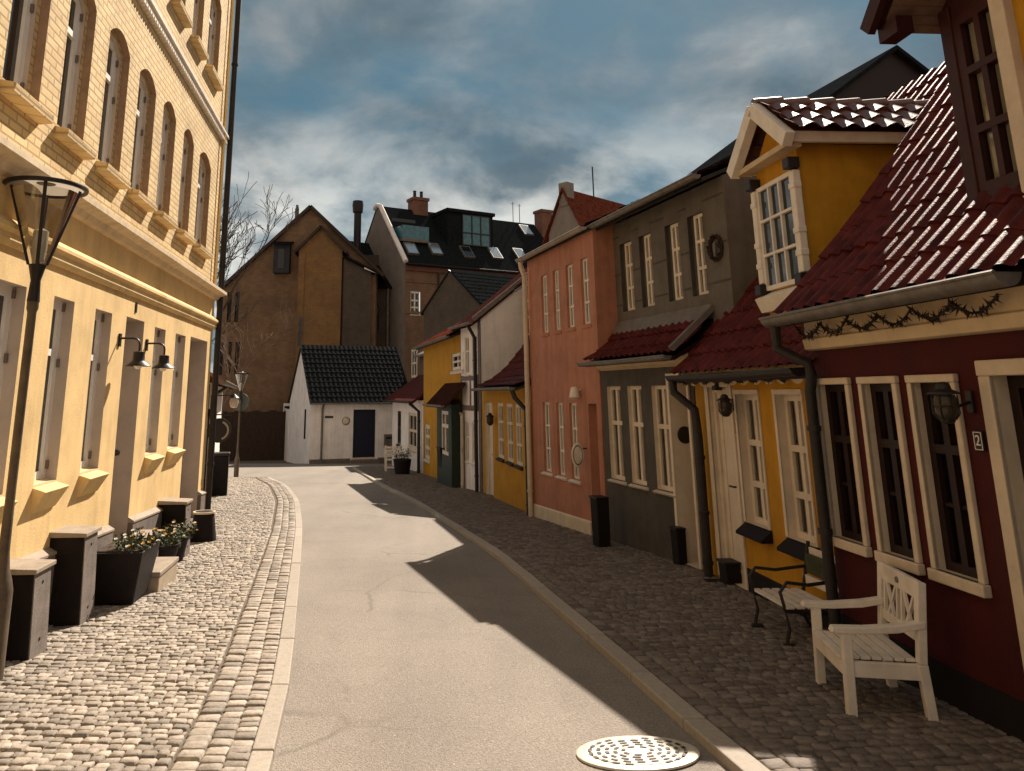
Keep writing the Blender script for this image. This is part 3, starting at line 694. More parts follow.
M_reddorm = mat('dormer_red', (.036, .008, .006), .5, .2, 9, .2, 40)
# dormer of dark timber
DU0, DZ0 = FR.px(981, 193, .30); DU1 = FR.px(1022, 185, .30)[0] + .10
dz = FR.px(990, 192, .30)[1]
print('red dormer', DU0, DU1, dz)
DT = dz + 1.22
dm = MB(); dm.box(DU0 - .10, DU0, .28, 2.0, dz - .5, DT + .1); 
dm.prism([(DU0 - .10, DT), (DU1 + .9, DT), (DU1 + .9, DT + .1), ((DU0 + DU1) / 2 + .4, DT + .75), (DU0 - .10, DT + .1)], 'y', .30, .36)
dm.box(DU0, DU1, .28, .34, dz - .16, dz)
do = dm.build('dormer', M_reddorm, hr, bevel=.006)
window(do, (DU0, DU1, dz, DT), .29, cols=2, rows=(.34, .67), fw=.07, mw=.024, fmat=M_reddorm, depth=.06, curtain=True, curtain_w=.46)
wp = MB(); wp.box(DU1, DU1 + .11, .20, .34, dz - .6, DT + .3); wp.build('corner_board', M_surround, do, bevel=.006)
yp = MB(); yp.box(DU1 + .11, RW - .3, .26, .34, dz - .6, DT + .3); yp.build('ochre_panel', M_ochre, do)
cm_ = (DU0 + DU1) / 2 + .4; rfz = DT + .95
for nm, xa, za, xb, zb2 in (('dormer_roof', DU0 - .28, DT + .06, cm_, rfz),):
    d_ = MB(); d_.hexa([(xa, -.05, za), (xb, -.05, zb2), (xb, 2.6, zb2), (xa, 2.6, za), (xa, -.05, za + .05), (xb, -.05, zb2 + .05), (xb, 2.6, zb2 + .05), (xa, 2.6, za + .05)])
    x2 = 2 * cm_ - xa; d_.hexa([(xb, -.05, zb2), (x2, -.05, za), (x2, 2.6, za), (xb, 2.6, zb2), (xb, -.05, zb2 + .05), (x2, -.05, za + .05), (x2, 2.6, za + .05), (xb, 2.6, zb2 + .05)])
    dr = d_.build(nm, M_reddorm, do)
    sf = MB(); n = 8
    for k in range(n):   # soffit boards
        t0, t1 = k / n * .42, (k + .9) / n * .42
        P0 = (xa + (xb - xa) * t0, za + (zb2 - za) * t0); P1 = (xa + (xb - xa) * t1, za + (zb2 - za) * t1)
        sf.hexa([(P0[0], .0, P0[1] - .022), (P1[0], .0, P1[1] - .022), (P1[0], 1.5, P1[1] - .022), (P0[0], 1.5, P0[1] - .022), (P0[0], .0, P0[1] - .002), (P1[0], .0, P1[1] - .002), (P1[0], 1.5, P1[1] - .002), (P0[0], 1.5, P0[1] - .002)])
    so_ = sf.build('soffit', mat('soffit_board', (.20, .115, .075), .7, .2, 9), do); so_['kind'] = 'part'; del so_['kind']
    bb = MB(); bb.bar((xa - .03, -.09, za + .0), (xb, -.09, zb2 + .0), .05, .12); bb.bar((2 * cm_ - xa + .03, -.09, za), (xb, -.09, zb2), .05, .12); bb.build('barge_board', M_reddorm, do)
    br = MB(); br.box(xa - .02, DU0 - .1, -.02, .10, za - .1, za + .02); br.build('eave_bracket', M_reddorm, do)
u, z = FR.px(977, 441, -.03)
nb = MB(); nb.box(u - .034, u + .034, -.022, -.001, z - .056, z + .056); nb.build('house_number', M_iron, hr, bevel=.004)
def text(parent, body, loc, size, m, rot=(rad(90), 0, 0), name='lettering', ext=.002):
    cu = bpy.data.curves.new(name, 'FONT'); cu.body = body; cu.size = size; cu.align_x = 'CENTER'; cu.align_y = 'CENTER'; cu.extrude = ext
    tmp = bpy.data.objects.new(name, cu); COL.objects.link(tmp); dg = bpy.context.evaluated_depsgraph_get(); me = bpy.data.meshes.new_from_object(tmp.evaluated_get(dg))
    bpy.data.objects.remove(tmp); me.materials.clear(); me.materials.append(m); o = bpy.data.objects.new(name, me); COL.objects.link(o); o.parent = parent; o.location = loc; o.rotation_euler = rot; return o
nbo = bpy.data.objects['house_number']
text(nbo, '2', (u, -.025, z), .085, M_white, name='numeral')
fr_ = MB()
for (a, b, c, d) in ((u - .031, u + .031, z + .047, z + .051), (u - .031, u + .031, z - .051, z - .047), (u - .031, u - .027, z - .047, z + .047), (u + .027, u + .031, z - .047, z + .047)): fr_.box(a, b, -.026, -.0225, c, d)
fr_.build('number_border', M_white, nbo)
# swag of dry twigs under the gutter
def garland(label, fr, y, swags, z0f, sagd, x0, x1, seed=3, spike=.05, m=None):
    rg = random.Random(seed); p = fr.world(x0, y); t = thing('twig_garland', label, 'garland', (p.x, p.y, z0f(x0)), fr.ang, 'garlands strung under the gutters')
    st_ = MB(); lf = MB(); pts = []
    for k in range(swags * 12 + 1):
        s = k / (swags * 12); q = (s * swags) % 1.0; sg = sagd * 4 * q * (1 - q)
        x = x0 + (x1 - x0) * s; pts.append(Vector((x - x0, 0, z0f(x) - z0f(x0) - sg)))
    st_.tube(pts, .007, 6); st_.build('wire', m or M_iron, t)
    for i in range(len(pts) - 1):
        for k in range(7):
            c = pts[i].lerp(pts[i + 1], rg.random()); d = Vector((rg.uniform(-1, 1), rg.uniform(-.7, .7), rg.uniform(-1, 1))).normalized(); ln = spike * rg.uniform(.5, 1.3)
            e = d.orthogonal().normalized() * ln * .16
            lf.add([c - e, c + e, c + d * ln], [(0, 1, 2)]); 
    lo = lf.build('twigs', mat('dry_twig', (.035, .022, .016), .8, .2, 20), t, recalc=False); lo['kind'] = 'stuff'
    return t
g0 = FR.px(786, 345, -.13)[0]; g1 = FR.px(996, 285, -.13)[0]
garland('dark twig garland in swags on the cream cornice of the red house', FR, -.13, 6, lambda x: 2.235, .085, .03, g1, 3, .05)
def lantern(label, fr, pxh, yo, plate, s=1.0):
    """black coach lantern on a bracket; the head is at image point pxh on the plane yo in front of the wall"""
    u, z = fr.px(*pxh, -yo); arm = fr.px(*plate)[0] - u; p = fr.world(u); t = thing('wall_lantern', label, 'wall lantern', (p.x, p.y, z), fr.ang)
    pl = MB(); pl.box(arm - .035 * s, arm + .035 * s, -.02, -.001, -.09 * s, .09 * s); pl.build('wall_plate', M_iron, t, bevel=.004)
    MB().tube([(arm, -.01, 0), (arm * .7, -yo * .55, -.03), (arm * .25, -yo * .9, .02), (0, -yo, .0)], .013 * s, 8).build('bracket', M_iron, t, smooth=True)
    MB().lathe([(.02 * s, .16 * s), (.05 * s, .14 * s), (.06 * s, .10 * s), (.115 * s, .075 * s), (.12 * s, .06 * s), (.06 * s, .06 * s), (.06 * s, .05 * s)], (0, -yo, 0), 16).build('lamp_hood', M_iron, t, smooth=True)
    MB().lathe([(.075 * s, .058 * s), (.085 * s, .02 * s), (.085 * s, -.09 * s), (.06 * s, -.13 * s)], (0, -yo, 0), 16).build('lamp_glass', mat('smoked_glass', (.05, .035, .02), .12, 0), t, smooth=True)
    cg = MB()
    for k in range(6):
        a = math.pi * k / 3; cg.tube([(.088 * s * math.cos(a), -yo + .088 * s * math.sin(a), .055 * s), (.092 * s * math.cos(a), -yo + .092 * s * math.sin(a), -.09 * s), (.06 * s * math.cos(a), -yo + .06 * s * math.sin(a), -.14 * s)], .006 * s, 5)
    cg.lathe([(.09 * s, -.04 * s), (.094 * s, -.035 * s), (.09 * s, -.03 * s)], (0, -yo, 0), 14, cap=False); cg.lathe([(.062 * s, -.13 * s), (.05 * s, -.16 * s), (.02 * s, -.17 * s)], (0, -yo, 0), 12)
    cage = cg.build('cage', M_iron, t, smooth=True)
    return t
lantern('black caged lantern on the red wall beside the house number', FR, (945, 402), .22, (973, 408), .72)

# ---------------------------------------------------------------- ochre house with the tall dormer
FY = Frame((3.275, 9.76), (3.41, 6.47)); YW = FY.W
hy = house_root('ochre_house', 'low ochre yellow house with a tall white-trimmed gabled dormer, beside the red house', FY)
zgy = lambda u: gz(FY.world(u).y)
yw = [FY.rect((737, 394), (757, 393), (747, 523), (771, 526)), FY.rect((777, 395), (801, 396), (790, 546), (818, 541))]
YT = sum(q[3] for q in yw) / 2; YB = sum(q[2] for q in yw) / 2; yw = [(q[0], q[1], YB, YT) for q in yw]
yd0 = FY.px(715, 460)[0]; yd1 = FY.px(737, 460)[0]
print('yellow', yw, yd0, yd1, YW)
YE = FY.px(730, 372)[1]
yd = (yd0, yd1, zgy(yd0) + .08, YT + .08)
m1 = MB(); wall_front(m1, .005, YW - .005, -1.2, YE + .15, yw + [yd]); shell(m1, YW - .005, 5.4, -1.2, YE + .12, YE + .3 + 2.6 * SL, ry=2.7, x0=.005); m1.build('wall', M_ochre, hy, recalc=False)
b_ = MB(); b_.box(yd1 + .04, YW - .01, -.015, 0, -1.2, zgy(2) + .24); b_.build('tarred_base', M_black, hy)
for q in yw:
    s_ = MB(); a, b, c, d = q; t_ = .05; s_.box(a - t_, a, -.02, 0, c, d); s_.box(b, b + t_ * .6, -.02, 0, c, d); s_.box(a - t_, b + t_ * .6, -.024, 0, d, d + .05)
    so = s_.build('window_surround', M_white2, hy, bevel=.005); m1 = MB(); reveals(m1, [q], .13, y=-.02); m1.build('reveal', M_white2, so, recalc=False)
    wo_ = window(hy, q, .07, cols=2, rows=(.62, .30), fw=.06, mw=.03, fmat=M_white2, depth=.05, curtain=True, curtain_w=.3)
    s_ = MB(); s_.prism([(-.12, c - .09), (.0, c + .0), (.0, c - .12), (-.12, c - .12)], 'x', a - .04, b + .04); s_.build('sill', M_black, wo_, bevel=.004)
s_ = MB(); a, b, c, d = yd; s_.box(a - .10, a, -.03, 0, c, d); s_.box(b, b + .05, -.03, 0, c, d); s_.box(a - .10, b + .05, -.034, 0, d, d + .10); so = s_.build('door_surround', M_white2, hy, bevel=.006)
m1 = MB(); reveals(m1, [yd], .1, y=-.03); m1.build('reveal', M_white2, so, recalc=False)
doorleaf(hy, a, b, c, d, .03, M_white2, panels=1, handle=True, fw=.06)
s_ = MB(); s_.box(a, b, -.25, -.036, c - .4, c - .02); s_.build('door_step', M_black, hy, bevel=.01)
prof = [(-.26, YE - .02), (.12, YE + .34), (2.7, YE + .34 + 2.58 * SL)]
r_ = MB(); tiles(r_, 0.0, YW + .08, prof, tw=.19, course=.32, amp=.040, seg=7); ro = r_.build('roof', M_tile_red, hy, smooth=True, recalc=False)
s_ = MB(); slab(s_, 0.0, YW, [(p[0] + .02, p[1] - .03) for p in prof], .06); slab(s_, 0, YW, [(2.7, prof[-1][1] - .03), (5.6, YE)], .08); s_.build('roof_deck', M_redwood, ro)
gutter(hy, .02, YW - .15, -.31, YE - .03, .06, M_pipe, sag=.012)
f_ = MB(); n = 11; wsc = (YW - .35) / n      # scalloped eave board
for k in range(n):
    x = .1 + k * wsc; pts = [(x, YE - .06)] + [(x + wsc * (.5 - .5 * math.cos(math.pi * i / 8)), YE - .06 - .09 * math.sin(math.pi * i / 8)) for i in range(0, 9)] + [(x + wsc, YE - .06)]
    f_.add([(p[0], -.20, p[1]) for p in pts[1:-1]] + [(x + wsc, -.20, YE + .02), (x, -.20, YE + .02)], [tuple(range(len(pts)))])
f_.box(.05, YW - .25, -.198, -.0, YE - .06, YE - .02)
f_.build('scalloped_board', M_fascia, hy, recalc=False)
garland('dark garland in short swags along the eave of the ochre house', FY, -.22, 9, lambda x: YE - .05, .07, .15, YW - .45, 5, .035)
pipe(hy, [(.10, -.31, YE - .08), (.10, -.30, YE - .22), (.26, -.12, YE - .42), (.26, -.10, 1.2), (.26, -.10, zgy(0) + .05)], .05, M_pipe)
lantern('black lantern with a spiked hood beside the white door of the ochre house', FY, (725, 405), .18, (734, 411), .72)
u, z = FY.px(720, 385); MB().box(u - .05, u + .05, -.08, -.001, z - .06, z + .06).build('alarm_box', M_pipe, hy, bevel=.006)
u, z = FY.px(737, 428); MB().box(u - .03, u + .03, -.015, -.001, z - .06, z + .06).build('door_bell', mat('brass', (.3, .12, .05), .5, 0), hy, bevel=.004)
# dormer
dy = .22
dq = FY.rect((762, 186), (797, 172), (768, 292), (806, 284), dy); gl = FY.px(735, 165, dy - .2); gr = FY.px(789, 134, dy - .2); gk = FY.px(751, 97, dy - .2)
print('ydorm', dq, gl, gr, gk)
d0, d1, dz0, dz1 = dq; fl0, fl1 = d0 - .05, d1 + .06; dz0 = min(dz0, YE + .75)
eavez = FY.px(797, 143, dy)[1]
md = (fl0 + fl1) / 2; pk = eavez + .42
dep = 1.75
m1 = MB(); m1.prism([(fl0, dz0 - .3), (fl1, dz0 - .3), (fl1, eavez), (md, pk), (fl0, eavez)], 'y', dy, 2.4)
dom = m1.build('dormer', M_ochre, hy)
wo_ = window(dom, (d0, d1, dz0 + .06, dz1), dy - .05, cols=3, rows=(.33, .66), fw=.045, mw=.014, fmat=M_white, depth=.049, pane='dark')
s_ = MB(); s_.prism([(dy - .14, dz0 - .02), (dy, dz0 + .05), (dy, dz0 - .16), (dy - .08, dz0 - .16)], 'x', fl0 - .02, fl1 + .02); s_.build('sill', M_white, wo_)
for x in (fl0 + .015, fl1 - .015):   # turned pilasters and the dark blocks above and below them
    p_ = MB(); p_.box(x - .045, x + .045, dy - .075, dy - .001, dz0 + .14, dz1 - .02); p_.box(x - .055, x + .055, dy - .085, dy - .001, (dz0 + dz1) / 2 - .06, (dz0 + dz1) / 2); p_.box(x - .055, x + .055, dy - .085, dy - .001, dz1 - .2, dz1 - .14); p_.box(x - .055, x + .055, dy - .085, dy - .001, dz0 + .3, dz0 + .36)
    p_.build('pilaster', M_white, dom, bevel=.008)
    for z in (dz0 + .02, dz1 + .0): MB().box(x - .06, x + .06, dy - .12, dy - .001, z, z + .11).build('corbel_block', M_iron, dom, bevel=.008)
pt = MB(); pt.box(fl0 - .12, fl1 + .12, dy - .16, dy - .001, eavez - .06, eavez + .0); pt.build('pediment_cornice', M_fascia, dom, bevel=.006)
bb = MB(); sl_ = (pk + .06 - eavez) / (md - fl0 + .2)
bb.bar((fl0 - .20, dy - .17, eavez - .02), (md, dy - .17, pk + .10), .10, .15, up=(0, 0, 1)); bb.bar((fl1 + .20, dy - .17, eavez - .02), (md, dy - .17, pk + .10), .10, .15)
bb.build('barge_board', M_white, dom, bevel=.006)
for x_ in (fl1 + .12, fl0 - .17): MB().box(x_, x_ + .05, dy - .12, 2.1, eavez - .03, eavez + .08).build('fascia_board', M_surround, dom, bevel=.005)
def cross_tiles(parent, x_e, z_e, x_r, z_r, y0, y1, m, name, tw=.21, course=.3, amp=.05):
    """tiled slope whose ridge runs into the house"""
    r_ = MB(); tiles(r_, y0, y1, [(0, 0), (math.hypot(x_r - x_e, z_r - z_e), 0)], tw=tw, course=course, amp=amp, seg=8, step=.03)
    d = Vector((x_r - x_e, z_r - z_e)); d.normalize(); nn = Vector((-d.y, d.x));  nn = nn if nn.y > 0 else -nn
    r_.v = [(x_e + d.x * v[1] + nn.x * v[2], v[0], z_e + d.y * v[1] + nn.y * v[2]) for v in r_.v]
    o = r_.build(name, m, parent, recalc=False); o.data.polygons.foreach_set('use_smooth', [True] * len(o.data.polygons)); o.data.set_sharp_from_angle(angle=rad(45)); return o
M_tile_gloss = mat('glazed_pantile', (.13, .055, .04), .40, .3, 7, .2, 60, spec=.6)
dr = cross_tiles(dom, fl1 + .22, eavez + .07, md, pk + .15, dy - .15, 2.3, M_tile_gloss, 'dormer_roof')
cross_tiles(dr, fl0 - .22, eavez + .07, md, pk + .15, dy - .15, 2.3, M_tile_gloss, 'far_slope')
rt = MB()
for k in range(9): y0 = dy - .17 + k * .28; rt.tube([(md, y0, pk + .15), (md, y0 + .30, pk + .165)], .07, 10, r1=.085)
rt.build('ridge_tiles', M_tile_gloss, dr, smooth=True)

# ---------------------------------------------------------------- dark grey two-storey house
FG = Frame((2.69, 12.36), (3.27, 9.78)); GW = FG.W
hg_ = house_root('grey_house', 'dark grey house with a tiled lean-to over its ground floor and four upper windows', FG)
zgg = lambda u: gz(FG.world(u).y)
gw = [FG.rect((608, 387), (622, 387), (610.5, 480), (623.5, 481)), FG.rect((628, 386), (642, 386), (631.6, 483.6), (646, 484.6)), FG.rect((652, 385), (669, 384), (656.6, 488), (674, 489.5))]
T_ = sum(q[3] for q in gw) / 3; B_ = sum(q[2] for q in gw) / 3; gw = [(q[0], q[1], B_, T_) for q in gw]
gdr = (FG.px(676, 470)[0] - .0, GW - .14, zgg(GW) + .05, T_ + .06)
GE = FG.px(640, 360)[1]
print('grey', gw, gdr, GW, GE)
m1 = MB(); wall_front(m1, .005, GW - .005, -1.2, GE + .1, gw + [gdr]); m1.add([(.005, 0, -1.2), (.005, 1.1, -1.2), (.005, 1.1, GE + .1), (.005, 0, GE + .1)], [(0, 1, 2, 3)]); m1.build('ground_floor_wall', M_grey, hg_, recalc=False)
for q in gw:
    fo = window(hg_, q, .05, cols=2, rows=(.60,), fw=.05, mw=.03, fmat=M_white2, depth=.05, curtain=True, curtain_w=.3, sill=.06, sd_=.06)
    m1 = MB(); reveals(m1, [q], .1); m1.build('reveal', M_white2, fo, recalc=False)
a, b, c, d = gdr; s_ = MB(); s_.box(a - .06, a, -.03, 0, c, d); s_.box(b, b + .05, -.03, 0, c, d); s_.box(a - .06, b + .05, -.034, 0, d, d + .09); so = s_.build('door_surround', M_white2, hg_, bevel=.006)
m1 = MB(); reveals(m1, [gdr], .42, y=-.03); m1.build('reveal', M_white2, so, recalc=False)
doorleaf(hg_, a, b, c, d, .38, M_white2, panels=1, fw=.06)
# round dark plaque on the deep white door cheek
pc = MB(); pc.lathe([(.001, -.01), (.10, -.01), (.11, 0), (.10, .012), (.001, .014)], (a + .005, .16, c + 1.52), 20, 'x'); pc.build('round_plaque', M_iron, hg_, smooth=True)
f_ = MB(); f_.prism([(-.01, GE - .12), (-.07, GE - .08), (-.12, GE + .0), (-.02, GE + .04), (0, GE - .12)], 'x', .02, GW - .02); f_.build('eave_board', M_fascia, hg_)
SB = .35; U0 = -.15; UZ = FG.px(660, 321, SB)[1]
prof = [(-.26, GE + .02), (.1, GE + .22), (SB + .02, UZ)]
r_ = MB(); tiles(r_, -.05, GW + .02, prof, tw=.17, course=.3, amp=.035, seg=6); ro = r_.build('lean_to_roof', M_tile_red, hg_, smooth=True, recalc=False)
s_ = MB(); slab(s_, -.04, GW, [(p[0] + .02, p[1] - .03) for p in prof], .05); s_.build('roof_deck', M_redwood, ro)
gutter(hg_, -.08, GW - .03, -.31, GE + .0, .055, M_zinc, sag=.008)
s_ = MB(); s_.bar((GW + .01, -.28, GE + .08), (GW + .01, SB, UZ + .06), .07, .07); s_.build('verge_capping', M_lead, hg_)
ug = [FG.rect(*q, SB) for q in [((622.8, 245), (632, 242.6), (625, 312.6), (634, 312)), ((641.7, 234.8), (650.5, 233.5), (645, 307.4), (654, 306)), ((668, 223), (678, 222), (672, 299.6), (682.4, 298)), ((691, 212.8), (702, 210), (695.4, 295), (707.6, 293))]]
T_ = sum(q[3] for q in ug) / 4; B_ = sum(q[2] for q in ug) / 4; ug = [(q[0], q[1], B_, T_) for q in ug]
uR = FG.px(727, 230, SB)[0]; UEZ = FG.px(700, 178, SB - .2)[1]; uL = FG.px(604, 280, SB)[0]
print('greyup', ug, uL, uR, UZ, UEZ)
m1 = MB(); ugh = [(q[0] - .09, q[1] + .01, q[2], q[3]) for q in ug]
wall_front(m1, uL, uR, UZ - .6, UEZ, ugh, y=SB); 
GD = 6.6; GRZ = UEZ + 1.35
m1.add([(uR, SB, UZ - 1.2), (uR, GD, UZ - 1.2), (uR, GD, UEZ), (uR, (SB + GD) / 2, GRZ), (uR, SB, UEZ)], [(0, 1, 2, 3, 4)]); m1.add([(uL, SB, -1), (uL, GD, -1), (uL, GD, UEZ), (uL, (SB + GD) / 2, GRZ), (uL, SB, UEZ)], [(0, 1, 2, 3, 4)]); m1.add([(uL, GD, -1.2), (uR, GD, -1.2), (uR, GD, UEZ), (uL, GD, UEZ)], [(0, 1, 2, 3)])
m1.build('upper_wall', M_grey2, hg_, recalc=False)
for q, qh in zip(ug, ugh):
    fo = window(hg_, q, SB + .045, cols=2, rows=(.66, .33), fw=.045, mw=.022, fmat=M_white2, depth=.05, pane='dark', sill=None)
    m1 = MB(); reveals(m1, [qh], .10, y=SB); m1.box(qh[0] + .002, q[0] - .002, SB + .06, SB + .10, qh[2], qh[3]); m1.build('reveal', M_grey, fo, recalc=False)
# panel joints on the upper storey
for z in (UZ + .35, (B_ + T_) / 2 + .05, T_ + .12):
    xs = [uL + .02] + [v for q in ugh for v in (q[0] - .02, q[1] + .02)] + [uR - .02]
    for i in range(0, len(xs), 2): MB().box(xs[i], xs[i + 1], SB - .008, SB - .0005, z, z + .022).build('panel_joint', M_grey, hg_)
s_ = MB(); s_.prism([(SB - .02, UZ - .02), (SB - .10, UZ - .10), (SB - .10, UZ - .06), (SB - .02, UZ + .10)], 'x', uL, min(uR, GW - .0)); s_.build('flashing', M_lead, hg_)
prof = [(SB - .32, UEZ - .02), ((SB + GD) / 2, GRZ + .1)]
r_ = MB(); tiles(r_, uL - .1, uR + .03, prof, tw=.2, course=.33, amp=.035, seg=5); r_.build('roof', M_tile_dk, hg_, smooth=True, recalc=False)
s_ = MB(); slab(s_, uL - .08, uR + .01, [(SB - .3, UEZ - .05), ((SB + GD) / 2, GRZ + .06), (GD + .2, UEZ - .05)], .05); s_.build('roof_deck', M_pipe, hg_)
gutter(hg_, uL - .1, uR + .03, SB - .38, UEZ - .02, .06, M_zinc)
u, z = FG.px(717, 248, SB); p = FG.world(u, SB)
wr = thing('wall_wreath', 'round dark wreath hung on the grey upper wall, right of the last window', 'wreath', (p.x, p.y, z), FG.ang)
wr.scale = (.62, .8, .72)
rg = MB(); rr = random.Random(4)
rg.lathe([(.17, -.03), (.2, -.05), (.24, -.03), (.24, -.005), (.17, -.005), (.17, -.03)], (0, 0, 0), 22, 'y', cap=False)
for k in range(160):
    a = rr.uniform(0, 6.28); c = Vector((.205 * math.cos(a), -.035, .205 * math.sin(a))); d = Vector((rr.uniform(-1, 1), rr.uniform(-1, .1), rr.uniform(-1, 1))).normalized() * .08; e = d.orthogonal().normalized() * .015
    rg.add([c - e, c + e, c + d], [(0, 1, 2)])
rg.build('wreath_ring', mat('dry_twig', (.035, .022, .016), .8, .2, 20), wr, recalc=False)
bw = MB(); bw.box(-.03, .03, -.06, -.03, -.16, .1); bw.build('centre_ornament', M_lead, wr, bevel=.01)

# ---------------------------------------------------------------- salmon house
FP = Frame((1.99, 15.58), (2.67, 12.38)); PW = FP.W
hp = house_root('salmon_house', 'salmon pink two-storey house with four narrow white upper windows', FP)
zgp = lambda u: gz(FP.world(u).y)
pw = [FP.rect((542.4, 403), (549.6, 402.5), (544.7, 471.6), (551.5, 472)), FP.rect((556, 402.5), (563.5, 402), (558.7, 475), (564.5, 476)), FP.rect((569, 403.5), (577, 403), (572, 478), (579, 480))]
pu = [FP.rect((541, 276), (547, 273.7), (542.4, 333), (548, 332)), FP.rect((552.8, 271), (559, 270), (554.6, 331), (560, 329.5)), FP.rect((565.7, 265.4), (573, 263), (567.6, 327.6), (574, 327)), FP.rect((580.5, 258), (588.6, 255.6), (582.6, 325.6), (589.6, 324))]
def lev(l): 
    t = sum(q[3] for q in l) / len(l); b = sum(q[2] for q in l) / len(l); return [(q[0], q[1], b, t) for q in l]
pw, pu = lev(pw), lev(pu)
pdr = (FP.px(590, 450)[0], FP.px(598.5, 450)[0], zgp(PW) + .1, pw[0][3])
PE = 4.38; print('pink', pw, pu, pdr, PW)
m1 = MB(); wall_front(m1, .005, PW - .005, -1.2, PE, pw + pu + [pdr]); shell(m1, PW - .005, 6.0, -1.2, PE, PE + 1.35, ry=3.0, x0=.005); m1.build('wall', M_salmon, hp, recalc=False)
for q in pw + pu:
    fo = window(hp, q, .045, cols=2, rows=(.66, .33), fw=.04, mw=.018, fmat=M_white, depth=.045, pane='dark', sill=.07 if q in pw else .03, sd_=.07, sillmat=M_white if q in pw else M_salmon)
    m1 = MB(); reveals(m1, [q], .09); m1.build('reveal', M_salmon, fo, recalc=False)
m1 = MB(); reveals(m1, [pdr], .2); rvo = m1.build('door_reveal', M_salmon, hp, recalc=False); doorleaf(hp, pdr[0], pdr[1], pdr[2], pdr[3], .16, M_white2, panels=2, fw=.05)
s_ = MB(); s_.hexa([(.02, -.03, -1.2), (pdr[0] - .05, -.03, -1.2), (pdr[0] - .05, 0, -1.2), (.02, 0, -1.2), (.02, -.03, zgp(0) + .26), (pdr[0] - .05, -.03, zgp(2) + .26), (pdr[0] - .05, 0, zgp(2) + .28), (.02, 0, zgp(0) + .28)]); s_.build('plinth', M_cream, hp)
prof = [(-.10, PE + .0), (3.0, PE + 1.45)]
r_ = MB(); tiles(r_, -.05, PW + .02, prof, tw=.2, course=.33, amp=.03, seg=5); r_.build('roof', M_tile_dk, hp, smooth=True, recalc=False)
s_ = MB(); slab(s_, -.04, PW + .01, [(-.08, PE - .03), (3.0, PE + 1.41), (6.2, PE - .03)], .05); s_.build('roof_deck', M_pipe, hp)
M_dull = mat('dull_zinc', (.30, .25, .20), .7, .2, 6)
gutter(hp, -.10, PW + .0, -.16, PE - .01, .06, M_dull)
pipe(hp, [(.03, -.16, PE - .07), (.03, -.14, PE - .2), (.03, -.08, PE - .35), (.03, -.08, zgp(0) + .05)], .05, M_surround)
u, z = FP.px(580, 455, -.12); sg = thing('oval_sign', 'small white oval sign on a bracket beside the salmon house door', 'sign', (*FP.world(u), z), FP.ang)
s_ = MB(); s_.lathe([(.001, -.012), (.13, -.012), (.145, 0), (.13, .012), (.001, .012)], (0, -.16, 0), 22, 'x'); s_.v = [(v[0], -.16 + (v[1] + .16) * .75, v[2] * 1.35) for v in s_.v]; so = s_.build('sign_board', M_white, sg, smooth=True)
s_ = MB(); s_.lathe([(.10, .0125), (.10, .0155), (.11, .0155), (.11, .0125)], (0, -.16, 0), 22, 'x', cap=False); s_.v = [(v[0], -.16 + (v[1] + .16) * .75, v[2] * 1.4) for v in s_.v]; s_.build('border_line', M_pipe, so)
MB().tube([(0, 0, .1), (0, -.16, .1)], .01, 6).build('bracket', M_iron, sg)
u, z = FP.px(575, 393, -.10); wl = thing('wall_lamp', 'small white wall lamp above the ground floor windows of the salmon house', 'wall lamp', (*FP.world(u), z), FP.ang)
MB().lathe([(.03, .1), (.06, .08), (.075, 0), (.09, -.07), (.03, -.1)], (0, -.11, 0), 14).build('lamp_shade', M_white, wl, smooth=True); MB().tube([(0, -.001, .05), (0, -.1, .05)], .015, 6).build('arm', M_white, wl)

# ---------------------------------------------------------------- small ochre front with the lean-to roof
FS = Frame((1.38, 20.95), (2.0, 15.66)); SW = FS.W
hs = house_root('narrow_ochre_house', 'small ochre yellow front with three slim white windows under a red lean-to roof', FS)
zgs = lambda u: gz(FS.world(u).y)
sw = lev([FS.rect((497.6, 404.5), (503, 404), (499, 460), (504, 460)), FS.rect((506.6, 403.6), (512.6, 403.6), (508, 461.7), (513.3, 461)), FS.rect((515.3, 403.6), (521.6, 403), (516.7, 463), (522.2, 463))])
sdr = (FS.px(485.5, 450)[0], FS.px(493, 450)[0], zgs(.5) + .05, sw[0][3] + .0)
SE = FS.px(508, 388)[1]; sb = 1.2; sz = FS.px(522, 345, sb)[1]; print('small', sw, sdr, SW, SE, sz)
m1 = MB(); wall_front(m1, .01, SW - .01, -1.4, SE + .05, sw + [sdr]); m1.add([(SW - .01, 0, -1.4), (SW - .01, 2, -1.4), (SW - .01, 2, SE), (SW - .01, 0, SE)], [(0, 1, 2, 3)]); m1.build('wall', M_ochre, hs, recalc=False)
for q in sw:
    fo = window(hs, q, .01, cols=2, rows=(.66, .33), fw=.07, mw=.03, fmat=M_white2, depth=.05, pane='dark', sill=.08, sillmat=M_pipe, sd_=.08); m1 = MB(); reveals(m1, [q], .06); m1.build('reveal', M_white2, fo, recalc=False)
m1 = MB(); reveals(m1, [sdr], .12); m1.build('door_reveal', M_white2, hs, recalc=False); doorleaf(hs, sdr[0], sdr[1], sdr[2], sdr[3], .06, M_white2, panels=2, fw=.07)
MB().box(SW - .42, SW - .10, -.02, 0, -1.2, sw[0][3]).build('corner_board', M_white2, hs)
prof = [(-.3, SE + .02), (.15, SE + .18), (.6, SE + .55), (sb + .02, sz + .1)]
r_ = MB(); tiles(r_, .5, SW + .0, prof, tw=.2, course=.3, amp=.035, seg=5); r_.build('lean_to_roof', M_tile_red, hs, smooth=True, recalc=False)
s_ = MB(); slab(s_, .5, SW - .01, [(p[0] + .02, p[1] - .03) for p in prof], .05); s_.build('roof_deck', M_pipe, hs)
